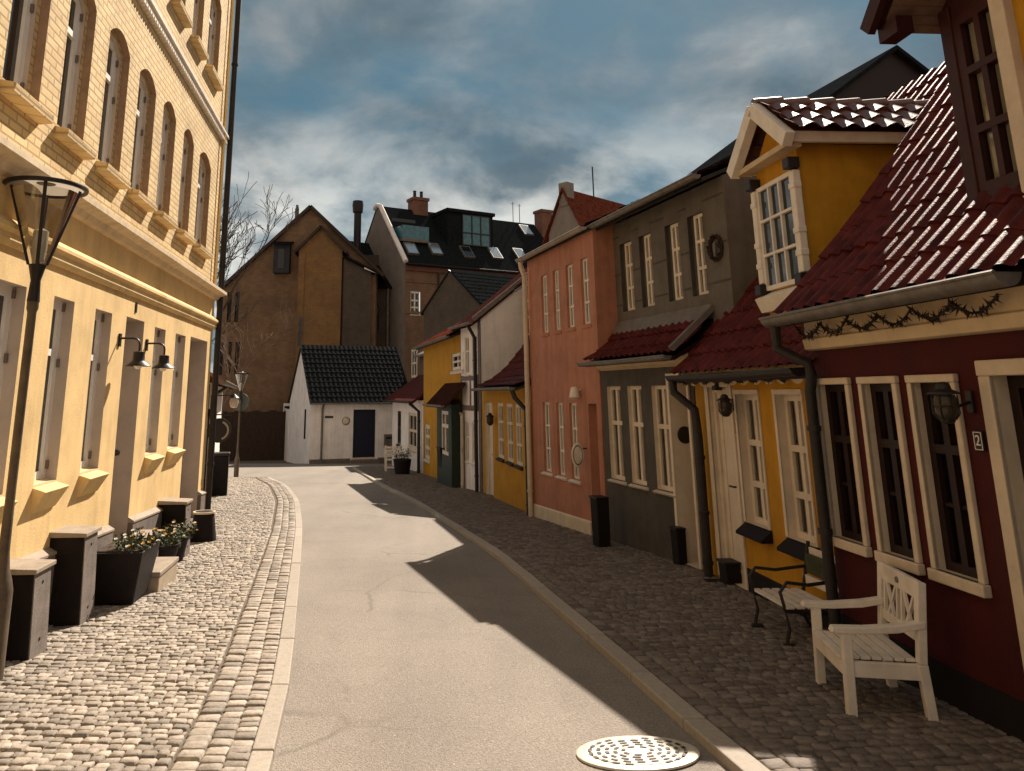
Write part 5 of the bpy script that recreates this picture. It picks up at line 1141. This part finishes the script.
s_ = MB(); zt = at_y(565, 186, 31).z; s_.box(f_.W / 2 - .22, f_.W / 2 + .22, -.05, .4, zt - .9, zt + .1); s_.build('gable_finial', mat('grey_gable', (.25, .21, .18)), t); s_ = MB(); s_.tube([(f_.W / 2 + .4, 1.5, zt - .4), (f_.W / 2 + .4, 1.5, zt + 1.0)], .03, 5); s_.build('aerial', M_iron, t)
p0, p1 = at_y(810, 150, 17.5), at_y(1000, 150, 18.5)
t, f_, ro = simple_house('rear_dark_house', 'dark roof with a pale round flue, behind the dormer of the ochre house', p0.xy, p1.xy, 6.0, 1.0, at_y(820, 118, 17.5).z, at_y(940, 52, 18).z, M_redwood, M_slate, along=False)
p0 = at_y(858, 88, 19.0); fl = thing('metal_flue', 'short pale metal flue against the sky, above the dormer tiles', 'chimney', (p0.x, p0.y, p0.z - .9)); MB().lathe([(.3, 0), (.3, 1.0), (.34, 1.02), (.34, 1.14)], n=16).build('flue', mat('pale_metal', (.28, .31, .33), .4, .1, 6, metal=.5), fl, smooth=True)

# ---------------------------------------------------------------- white and tarred house beyond the yellow corner building
FT = Frame((-4.15, 14.1), (-6.95, 26.5)); TW = FT.W
ht = house_root('tarred_house', 'low white house with a tarred gable and dark roof, beyond the yellow corner building', FT)
TE = 1.95; td = (4.2, 5.3, gz(18) + .05, 1.35)
m1 = MB(); wall_front(m1, 0, TW, -1.8, TE, [td, (8.0, 9.0, 0.0, 1.2), (1.2, 2.2, .2, 1.4)]); shell(m1, TW, 5.0, -1.8, TE, TE + 1.7); m1.build('wall', M_whitewall, ht, recalc=False)
doorleaf(ht, *td, .08, M_black, panels=2); window(ht, (8.0, 9.0, 0.0, 1.2), .04, pane='dark', sill=.08); window(ht, (1.2, 2.2, .2, 1.4), .04, pane='dark', sill=.08)
s_ = MB(); s_.box(.02, 3.6, -.03, -.001, -1.8, TE - .05); s_.build('tarred_boarding', M_black, ht)
s_ = MB(); slab(s_, -.1, TW + .1, [(-.35, TE - .03), (2.5, TE + 1.75), (5.2, TE)], .09); s_.build('roof', M_tile_dk, ht)
gutter(ht, -.1, TW + .1, -.42, TE - .03, .07, M_zinc)
pipe(ht, [(3.75, -.42, TE - .1), (3.75, -.1, TE - .3), (3.75, -.1, -1.0)], .05, M_zinc)
p = FT.world(2.6); sg = thing('hanging_sign', 'round dark hanging shop sign with a pale crescent on the tarred wall', 'sign', (p.x, p.y, .95), FT.ang)
MB().tube([(0, 0, .32), (0, -.55, .32)], .014, 6).build('bracket', M_iron, sg); s_ = MB(); s_.lathe([(.001, -.015), (.25, -.015), (.25, .015), (.001, .015)], (0, -.32, 0), 22, 'x'); so = s_.build('sign_disc', mat('sign_grey', (.06, .05, .05), .5, .1), sg, smooth=True)
s_ = MB(); pts = []; 
for k in range(9): a = rad(-70 + 140 * k / 8); pts.append((-.018, -.32 + .18 * math.cos(a) * -1, .18 * math.sin(a)))
s_.tube(pts, .022, 6); s_.build('crescent', M_cream, so, smooth=True)
p = FT.world(6.4); b_ = thing('sidewalk_bin', 'narrow black box standing at the foot of the white wall', 'bin', (p.x + .3, p.y - .1, gz(p.y) + .05), FT.ang); MB().box(-.22, .22, -.2, .2, 0, .95).build('bin_body', M_black, b_, bevel=.015); MB().box(-.24, .24, -.22, .22, .951, 1.02).build('lid', M_iron, b_, bevel=.015)
p = FT.world(7.0); wl = thing('wall_lantern', 'small white-globed lantern on a bracket on the white wall', 'wall lantern', (p.x, p.y, 1.55), FT.ang); MB().tube([(0, 0, .1), (0, -.5, .1)], .014, 6).build('bracket', M_iron, wl); MB().lathe([(.02, .08), (.1, .04), (.12, -.08), (.09, -.2), (.02, -.22)], (0, -.5, 0), 14).build('lamp_glass', M_cream, wl, smooth=True); MB().lathe([(.14, .04), (.03, .13), (.01, .15)], (0, -.5, 0), 14).build('lamp_hood', M_iron, wl)

# ================================================================== STREET FURNITURE AND PLANTS
def crown(root, base, h, r0, levels, seed, spread, mat_, trunk_name='trunk'):
    rg = random.Random(seed); tr = MB(); cr = MB()
    def grow(p, d, ln, r, lev):
        n = 4; pts = [Vector(p)]; dd = Vector(d)
        for k in range(n):
            dd = (dd + Vector((rg.uniform(-1, 1), rg.uniform(-1, 1), rg.uniform(-.5, .7))) * .12 * (1 + .4 * lev)).normalized(); pts.append(pts[-1] + dd * ln / n)
        (tr if lev == 0 else cr).tube(pts, r, 7 if lev < 2 else 4, r1=max(.009, r * .55))
        if lev >= levels: return
        m = rg.randint(3, 4) if lev < levels - 1 else 3
        for k in range(m):
            t = rg.uniform(.35, 1.0) if k else 1.0; i = min(n - 1, int(t * n)); q = pts[i].lerp(pts[i + 1], t * n - i) if t < 1 else pts[-1]
            nd_ = (dd + Vector((rg.uniform(-1, 1), rg.uniform(-1, 1), rg.uniform(-.15, .8))) * spread).normalized()
            grow(q, nd_, ln * rg.uniform(.55, .8), max(.007, r * .55 * (1.1 - t * .3)), lev + 1)
    grow(base, (0.05, 0, 1), h, r0, 0)
    tr.build(trunk_name, mat_, root, smooth=True, recalc=False); cr.build('crown', mat_, root, recalc=False)
M_bark = mat('bark', (.085, .068, .058), .9, .25, 12, .5, 40)
tb = thing('bare_tree', 'tall leafless tree rising behind the yellow corner building', 'tree', (-7.5, 23.5, gz(23.5)))
crown(tb, (0, 0, 0), 3.8, .13, 5, 33, .62, M_bark)
tb = thing('bare_tree', 'low tangled leafless tree in front of the brown brick gable', 'tree', (-9.6, 36.0, gz(36)))
crown(tb, (0, 0, 0), 3.1, .11, 4, 8, .95, mat('pale_twig', (.16, .11, .075), .85, .2, 12))

def opal():
    if 'opal_disc' in MATS: return MATS['opal_disc']
    m = bpy.data.materials.new('opal_disc'); m.use_nodes = True; t = m.node_tree; t.nodes.clear(); o = N(t, 'ShaderNodeOutputMaterial'); a = N(t, 'ShaderNodeBsdfTranslucent'); a.inputs[0].default_value = (.5, .45, .38, 1); b = N(t, 'ShaderNodeBsdfDiffuse'); b.inputs[0].default_value = (.55, .5, .43, 1); x = N(t, 'ShaderNodeMixShader'); x.inputs[0].default_value = .5
    L(t, a.outputs[0], x.inputs[1]); L(t, b.outputs[0], x.inputs[2]); L(t, x.outputs[0], o.inputs[0]); MATS['opal_disc'] = m; return m
def street_lamp(name, label, base, H, s=1.0, lean=0.0):
    t = thing(name, label, 'street lamp', base, 0, 'conical glass street lamps'); r = .032 * s
    p = MB(); p.lathe([(.085 * s, -.1), (.085 * s, .55), (.07 * s, .62), (.05 * s, .68), (r * 1.15, .8), (r, 1.2), (r, H - .98 * s), (r * 1.3, H - .95 * s), (r * 1.3, H - .86 * s)], n=14); p.build('pole', mat('lamp_post_paint', (.10, .075, .05), .55, .25, 8, .2, 30), t, smooth=True)
    z0, z1 = H - .62 * s, H - .05 * s; r0, r1 = .06 * s, .235 * s
    s_ = MB(); s_.lathe([(r * 1.4, H - .90 * s), (.035 * s, H - .74 * s), (r0 * 1.05, z0)], n=14); s_.build('lamp_socket', M_iron, t, smooth=True)
    h_ = MB(); h_.lathe([(.30 * s, H - .03 * s), (.305 * s, H - .015 * s), (.30 * s, H + .0), (.275 * s, H - .005), (.275 * s, H - .03 * s), (.30 * s, H - .03 * s)], n=32, cap=False); h_.lathe([(.07 * s, H + .02 * s), (.05 * s, H + .045 * s), (.02 * s, H + .06 * s)], n=16); ho__ = h_.build('lamp_hood', M_iron, t, smooth=True)
    w_ = MB(); w_.lathe([(.28 * s, H - .012 * s), (.16 * s, H + .008 * s), (.01, H + .02 * s)], n=32, cap=False); w_.build('opal_disc', opal(), ho__, smooth=True)
    g = MB(); n = 24; o = 0
    for k in range(n): a = 2 * math.pi * k / n; g.v += [(r0 * math.cos(a), r0 * math.sin(a), z0), (r1 * math.cos(a), r1 * math.sin(a), z1)]
    for k in range(n): k2 = (k + 1) % n; g.f.append((2 * k, 2 * k2, 2 * k2 + 1, 2 * k + 1))
    g.build('glass_cone', glass_mat('lamp_glass', (.92, .88, .8), .12, .80), t, smooth=True)
    for k in range(4):
        a = math.pi / 4 + math.pi / 2 * k - .35; b_ = MB(); b_.bar((r0 * 1.05 * math.cos(a), r0 * 1.05 * math.sin(a), z0), (r1 * 1.03 * math.cos(a), r1 * 1.03 * math.sin(a), z1 + .03 * s), .026 * s, .022 * s); b_.build('rib', M_iron, t)
    b_ = MB(); b_.lathe([(.045 * s, z0 + .02), (.05 * s, z0 + .1 * s), (.055 * s, z0 + .12 * s), (.055 * s, z0 + .26 * s), (.02 * s, z0 + .28 * s)], n=12); b_.build('bulb', mat('opal_glass', (.7, .68, .6), .2, 0), t, smooth=True)
    return t
lb = Vector((-2.98, 5.78, 0)); lb.z = gz(lb.y) + .05
# lantern rim height read at the lamp's own distance
zl = at_y(40, 186, lb.y).z
street_lamp('street_lamp', 'street lamp with conical glass lantern on a rusty post, close on the left', lb, zl - lb.z, 1.0)
gb = ground(236, 478); lz = at_y(238, 373, gb.y).z
street_lamp('street_lamp', 'distant street lamp with conical glass lantern before the alley', (gb.x, gb.y, gz(gb.y) + .04), lz - gz(gb.y) - .04, 1.0)
p = at_y(236, 402, gb.y); sg = thing('round_sign', 'round grey-green traffic sign seen from behind on the distant lamp post', 'sign', (gb.x, gb.y + .06, p.z)); MB().lathe([(.001, -.01), (.30, -.01), (.305, 0), (.30, .01), (.001, .01)], (0, .03, 0), 24, 'y').build('sign_plate', mat('sign_back', (.07, .085, .075), .5, .1, 4), sg, smooth=True); MB().box(-.02, .02, -.1, .018, -.05, .05).build('clamp', M_zinc, sg)

# stone posts, steps and planters along the yellow wall
def on_left(pxb, dz=.05):
    g = ground(*pxb, dz); return g
def stone_post(label, pxf, pxt, w, dpt):
    """w along the street, dpt out from the wall; pxf = foot of the outer near corner, pxt = top of the same edge"""
    g = ground(*pxf, .05); ztop = at_y(*pxt, g.y).z; a = FL.ang
    t = thing('stone_post', label, 'stone post', (g.x, g.y, g.z - .06), a, 'stone posts along the yellow wall'); h = ztop - g.z + .06
    b = MB(); b.hexa([(0, 0, -.1), (w, 0, -.1), (w, dpt, -.1), (0, dpt, -.1), (.015, .03, h - .045), (w - .015, .03, h - .045), (w - .015, dpt, h - .045), (.015, dpt, h - .045)]); bo = b.build('shaft', mat('post_shade', (.012, .008, .007), .6, .25, 7, .25, 45, spec=.2), t, bevel=.008); f = MB(); f.hexa([(.012, -.006, .0), (w - .012, -.006, .0), (w - .012, .004, .0), (.012, .004, .0), (.022, .022, h - .05), (w - .022, .022, h - .05), (w - .022, .034, h - .05), (.022, .034, h - .05)]); f.build('lit_face_panel', mat('grey_face', (.19, .16, .14), .75, .2, 7, .35, 45, streak=.3), t)  # shade put into the near-black shaft colour, sunlight into the lighter street-side sheet
    c = MB(); c.hexa([(-.02, -.0, h - .044), (w + .02, -.0, h - .044), (w + .02, dpt, h - .044), (-.02, dpt, h - .044), (-.02, -.0, h - .01), (w + .02, -.0, h - .01), (w + .02, dpt, h + .012), (-.02, dpt, h + .012)]); c.build('cap_slab', mat('cap_stone', (.32, .265, .205), .75, .15, 9, .3, 50), t, bevel=.006)
    e = MB(); e.lathe([(.001, -.012), (.012, -.01), (.016, 0)], (w * .5, .024, h - .13), 10, 'y'); e.build('eye_bolt', M_iron, bo); e = MB(); e.lathe([(.001, -.012), (.012, -.01), (.016, 0)], (w * .5, .006, .16), 10, 'y'); e.build('eye_bolt', M_iron, bo)
    return t
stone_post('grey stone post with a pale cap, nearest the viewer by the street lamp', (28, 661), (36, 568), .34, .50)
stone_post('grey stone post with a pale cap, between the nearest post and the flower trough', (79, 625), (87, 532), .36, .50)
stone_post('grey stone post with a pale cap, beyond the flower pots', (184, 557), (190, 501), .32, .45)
g = ground(158, 592, .05); st = thing('stone_step', 'pale stone step block below the grey door', 'step', (g.x, g.y, g.z - .06), FL.ang); zt = at_y(159, 572, g.y).z - g.z + .06
b = MB(); b.box(0, .78, 0, .42, -.1, zt - .05); b.build('block', mat('step_stone', (.40, .33, .24), .75, .14, 8, .35, 40, streak=.1), st, bevel=.012); b = MB(); b.box(-.01, .79, -.012, .42, zt - .049, zt); b.build('tread', mat('cap_stone', (.32, .265, .205)), st, bevel=.01)
# upper landing against the door
uD = dh[0]; q = FL.world(uD[0] - .25); ld = thing('door_landing', 'grey rendered landing at the foot of the grey door', 'step', (q.x, q.y, gz(q.y)), FL.ang)
b = MB(); b.box(0, uD[1] - uD[0] + .55, -.30, -.062, -.1, .42); b.build('block', M_plinth_L, ld, bevel=.01); b = MB(); b.box(.0, uD[1] - uD[0] + .55, -.33, .0 - .075, .421, .46); b.build('tread', mat('cap_stone', (.32, .265, .205)), ld, bevel=.008)
q = FL.world(dh[1][0]); MBs = MB(); ld2 = thing('door_threshold', 'low dark threshold block in the second doorway', 'step', (q.x, q.y, gz(q.y)), FL.ang); MBs.box(.01, dh[1][1] - dh[1][0] - .01, -.02, .26, -.2, .245); MBs.build('block', M_plinth_L, ld2, bevel=.008)
def flowers(parent, x0, x1, y0, y1, z, n, seed, hgt=.16):
    rg = random.Random(seed); lf = MB(); fw = MB(); fy = MB()
    for k in range(n):
        x, y = rg.uniform(x0, x1), rg.uniform(y0, y1); h = hgt * rg.uniform(.4, 1.2); tip = Vector((x + rg.uniform(-.08, .08), y + rg.uniform(-.10, .06), z + h))
        for j in range(5):
            d = Vector((rg.uniform(-1, 1), rg.uniform(-1, 1), rg.uniform(-.2, 1))).normalized() * .055; c = Vector((x, y, z)).lerp(tip, rg.uniform(.2, .95)); e = d.orthogonal().normalized() * .014; lf.add([c, c + d * .5 + e, c + d, c + d * .5 - e], [(0, 1, 2, 3)])
        if rg.random() < .33:
            tgt = fw if rg.random() < .45 else fy
            for j in range(6):
                a = j * 1.047; tl = rg.uniform(-.4, .4); d = Vector((math.cos(a), math.sin(a) * .8, .35 + tl * .4)) * .024; e = d.orthogonal().normalized() * .011; tgt.add([tip, tip + d * .6 + e, tip + d, tip + d * .6 - e], [(0, 1, 2, 3)])
    for m_, nm, mm in ((lf, 'foliage', mat('plant_leaf', (.05, .06, .02), .7, .3, 30)), (fw, 'white_blooms', mat('white_petal', (.75, .70, .62), .7, 0)), (fy, 'yellow_blooms', mat('yellow_petal', (.55, .32, .04), .7, 0))):
        o = m_.build(nm, mm, parent, recalc=False); o['kind'] = 'stuff'
g = ground(133, 606, .05); zt = at_y(146, 552, g.y).z - g.z; ft = thing('flower_trough', 'dark trapezoid flower trough with trailing yellow and white blooms', 'planter', (g.x, g.y, g.z), FL.ang)
b = MB(); b.hexa([(.05, .02, 0), (.56, .02, 0), (.56, .40, 0), (.05, .40, 0), (-.04, -.06, zt), (.64, -.06, zt), (.64, .42, zt), (-.04, .42, zt)]); b.build('trough', mat('trough_black', (.012, .008, .008), .6, .2, 8, .3, 40), ft, bevel=.012); b = MB(); b.box(-.01, .6, -.03, .39, zt + .001, zt + .012); b.build('soil', mat('potting_soil', (.05, .035, .025), .95, .3, 30), ft)
flowers(ft, .0, .6, -.08, .25, zt, 80, 5, .12)
g = ground(180, 562, .05); fp = thing('flower_pot', 'dark round flower pot with white and yellow flowers beside the stone step', 'planter', (g.x - .12, g.y + .1, g.z), FL.ang); MB().lathe([(.12, 0), (.17, .24), (.19, .25), (.19, .29), (.165, .29), (.15, .26), (.001, .26)], n=20).build('pot', mat('trough_black', (.035, .026, .024)), fp, smooth=True); flowers(fp, -.2, .2, -.2, .15, .26, 70, 9, .17)
g = ground(163, 570, .05); fp = thing('flower_pot', 'squat dark flower pot with sparse blooms against the grey plinth', 'planter', (g.x - .1, g.y + .25, g.z), FL.ang); MB().lathe([(.13, 0), (.19, .2), (.21, .21), (.21, .25), (.18, .25), (.17, .22), (.001, .22)], n=20).build('pot', mat('trough_black', (.035, .026, .024)), fp, smooth=True); flowers(fp, -.22, .2, -.2, .15, .23, 60, 12, .15)
g = ground(207, 541, .05); bk = thing('rain_barrel', 'small dark tapered tub under the corner downpipe', 'tub', (g.x - .08, g.y + .05, g.z)); MB().lathe([(.20, 0), (.15, .38), (.16, .39), (.13, .40), (.001, .36)], n=18).build('tub', M_black, bk, smooth=True); MB().lathe([(.165, .385), (.165, .41), (.14, .41), (.14, .385), (.165, .385)], n=18, cap=False).build('rim', M_cream, bk, smooth=True)
# boxes along the shaded houses
def foot_box(label, px, h, w, d, fr, lid=True):
    g = ground(*px, .055); t = thing('black_box', label, 'bin', (g.x, g.y, g.z - .02), fr.ang, 'black boxes along the shaded wall'); b = MB(); b.hexa([(-w / 2, 0, 0), (w / 2, 0, 0), (w / 2, d, 0), (-w / 2, d, 0), (-w / 2 - .01, -.01, h), (w / 2 + .01, -.01, h), (w / 2 + .01, d, h), (-w / 2 - .01, d, h)]); b.build('body', M_black, t, bevel=.012)
    MB().box(-w / 2 - .02, w / 2 + .02, -.025, d, h + .001, h + .03).build('lid', mat('lid_black', (.014, .01, .01), .5, .1), t, bevel=.008); return t
foot_box('tall narrow black box between the salmon and grey houses', (596, 546), .66, .22, .18, FG)
foot_box('low black box on the cobbles left of the grey house door', (676, 564), .42, .15, .12, FG)
foot_box('small black box at the foot of the ochre house downpipe', (724, 583), .22, .2, .16, FY)
g = ground(441, 483, .05); t = thing('wheelie_bin', 'dark wheeled bin beside the green bay', 'bin', (g.x, g.y - .1, g.z), FO.ang); b = MB(); b.hexa([(-.25, 0, .06), (.25, 0, .06), (.25, .5, .06), (-.25, .5, .06), (-.3, -.08, 1.0), (.3, -.08, 1.0), (.3, .55, 1.0), (-.3, .55, 1.0)]); b.build('body', M_black, t, bevel=.02); MB().prism([(-.1, 1.001), (.57, 1.001), (.57, 1.08), (-.1, 1.04)], 'x', -.32, .32).build('lid', mat('lid_black', (.03, .022, .02)), t, bevel=.01)
for x in (-.24, .24): MB().lathe([(.001, -.03), (.1, -.03), (.1, .03), (.001, .03)], (x, .5, .1), 14, 'x').build('wheel', M_iron, t)
g = ground(405, 474, .05); t = thing('planter_tub', 'dark planter tub with drooping plants by the low white house', 'planter', (g.x - .1, g.y, g.z), FE.ang); MB().lathe([(.26, 0), (.33, .5), (.30, .52), (.001, .48)], n=18).build('tub', M_black, t, smooth=True); flowers(t, -.3, .3, -.3, .3, .48, 90, 3, .4)

# white garden armchair bench
A = ground(821, 682, .055); B = ground(857, 713, .055); Cc = ground(927, 708, .055)
wdt = (B - A).length; dpt = .44; ax = (B - A); print('chair', A, B, Cc, wdt, dpt)
wdt = max(wdt, .52)
rz = math.atan2(ax.y, ax.x) - rad(3)       # local x runs from the far front leg to the near one, y goes back to the wall
zseat = at_y(855, 656, B.y).z - B.z; zarm = at_y(838, 622, B.y).z - B.z
zback = .86 * (zarm / .56); print('seat', zseat, zarm, zback)
wb = thing('garden_bench', 'white painted wooden garden seat with crossed back slats, before the red house', 'bench', A, rz)
M_bench = mat('bench_white', (.70, .62, .52), .6, .10, 8, .2, 60, streak=.25)
lw = .055
for x in (0, wdt):
    b = MB(); b.bar((x, 0, -.01), (x, .015, zarm - .03), lw, lw, up=(0, 1, 0)); b.build('leg', M_bench, wb, bevel=.006)
    b = MB(); b.bar((x, dpt, -.01), (x, dpt - .02, zseat), lw, lw, up=(0, 1, 0)); b.bar((x, dpt - .02, zseat), (x, dpt + .03, zback), lw, lw * .9, up=(0, 1, 0)); b.build('leg', M_bench, wb, bevel=.006)
    b = MB(); b.bar((x, lw / 2, zseat - .045), (x, dpt - lw / 2, zseat - .045), .035, .085); b.build('side_rail', M_bench, wb, bevel=.004)
    b = MB(); pts = [(-.075, zarm - .03), (-.06, zarm), (.12, zarm + .004), (.3, zarm + .022), (dpt + .02, zarm + .05), (dpt + .02, zarm + .012), (.3, zarm - .02), (.12, zarm - .034), (-.04, zarm - .036)]
    b.prism(pts, 'x', x - .035, x + .035); b.build('armrest', M_bench, wb, bevel=.006)
b = MB(); b.box(lw / 2, wdt - lw / 2, -.018, .018, zseat - .09, zseat - .004); b.build('front_rail', M_bench, wb, bevel=.004)
n = 7
for k in range(n):
    y0 = -.03 + (dpt) * k / n; b = MB(); b.box(-.02 if k == 0 else lw / 2 + .002, wdt + .02 if k == 0 else wdt - lw / 2 - .002, y0, y0 + dpt / n - .008, zseat - .002, zseat + .018) if k else b.box(lw / 2 + .002, wdt - lw / 2 - .002, y0, y0 + dpt / n - .008, zseat - .002, zseat + .018); b.build('seat_slat', M_bench, wb, bevel=.003)
def bk(z): return dpt - .02 + .05 * (z - zseat) / (zback - zseat)
za, zb3 = zseat + .14, zback - .10
b = MB(); b.bar((lw / 2, bk(za), za), (wdt - lw / 2, bk(za), za), .03, .06); b.build('lower_back_rail', M_bench, wb, bevel=.004)
b = MB(); b.bar((-.0, bk(zback - .05), zback - .05), (wdt, bk(zback - .05), zback - .05), .034, .11); b.build('top_rail', M_bench, wb, bevel=.008)
b = MB(); b.lathe([(.001, -.012), (.018, -.01), (.02, 0)], (wdt / 2, bk(zback - .05) - .017, zback - .05), 12, 'y'); b.build('roundel', M_plinth_L, wb)
for (xa, xb) in ((.16, .38), (.62, .84)):
    xa, xb = xa * wdt, xb * wdt
    for (p_, q_) in ((xa, xb), (xb, xa)): b = MB(); o_ = .004 if p_ == xa else -.004; b.bar((p_, bk(za) + o_, za), (q_, bk(zb3) + o_, zb3), .02, .018, up=(0, 1, 0)); b.build('cross_slat', M_bench, wb)
for x in (.10, .44, .56, .90): b = MB(); b.bar((x * wdt, bk(za), za), (x * wdt, bk(zb3), zb3), .022, .02, up=(0, 1, 0)); b.build('upright_slat', M_bench, wb)
# small bench with iron ends
A = ground(757, 627, .055); B = ground(784, 641, .055); ax = Vector((FY.d.x, FY.d.y, 0)); wdt = max(.55, (B - A).length); print('bench2', A, B, wdt)
ib = thing('iron_bench', 'small slatted bench with black iron ends, against the ochre wall', 'bench', (A.x, A.y, A.z), FY.ang)
d2 = .42; zs2 = at_y(770, 607, A.y).z - A.z; zs2 = min(max(zs2, .28), .4); zb2 = zs2 + .36
for x in (0, wdt):
    b = MB(); b.tube([(x, -.02, 0), (x, .02, zs2 * .5), (x, 0, zs2 - .02), (x, d2, zs2 - .05), (x, d2 - .03, zs2 * .5), (x, d2 + .05, 0)], .014, 8); b.tube([(x, d2, zs2 - .05), (x, d2 + .06, zs2 + .2), (x, d2 + .10, zb2 + .04)], .016, 8)
    b.tube([(x, .0, zs2 - .02), (x, -.03, zs2 + .12), (x, .03, zs2 + .19), (x, .2, zs2 + .17), (x, d2 + .06, zs2 + .20)], .014, 8); b.tube([(x, -.04, .01), (x, .05, .01)], .02, 8)
    b.build('iron_end', M_iron, ib, smooth=True)
for k in range(5): b = MB(); y0 = .0 + k * .085; b.box(-.03, wdt + .03, y0, y0 + .062, zs2, zs2 + .018); b.build('seat_slat', M_bench, ib, bevel=.003)
for z in (zs2 + .10, zb2 - .04): b = MB(); yb = d2 + .02 + .1 * (z - zs2) / .4; b.bar((-.03, yb, z), (wdt + .03, yb, z), .02, .07); b.build('back_slat', M_bench, ib, bevel=.003)
b = MB(); b.bar((.02, d2 + .055, zs2 + .23), (wdt - .02, d2 + .055, zs2 + .23), .014, .16); b.build('back_panel', mat('mossy_panel', (.045, .05, .022), .8, .4, 14), ib)
# white chair outside the low white house
g = ground(394, 471, .05); wc = thing('white_chair', 'small white slatted chair standing by the low white house', 'chair', (g.x, g.y - .2, g.z), rad(6))
for x in (-.30, .30):
    for y in (0, .5): MB().box(x - .035, x + .035, y - .035, y + .035, 0, .92 if y else .62).build('leg', M_white, wc)
    MB().box(x - .04, x + .04, -.08, .5, .621, .66).build('armrest', M_white, wc)
MB().box(-.265, .265, -.03, .46, .40, .44).build('seat', M_white, wc)
for z in (.55, .68, .81): MB().box(-.265, .265, .48, .51, z, z + .08).build('back_slat', M_white, wc)
MB().box(-.265, .265, -.02, .01, .12, .18).build('stretcher', M_white, wc)
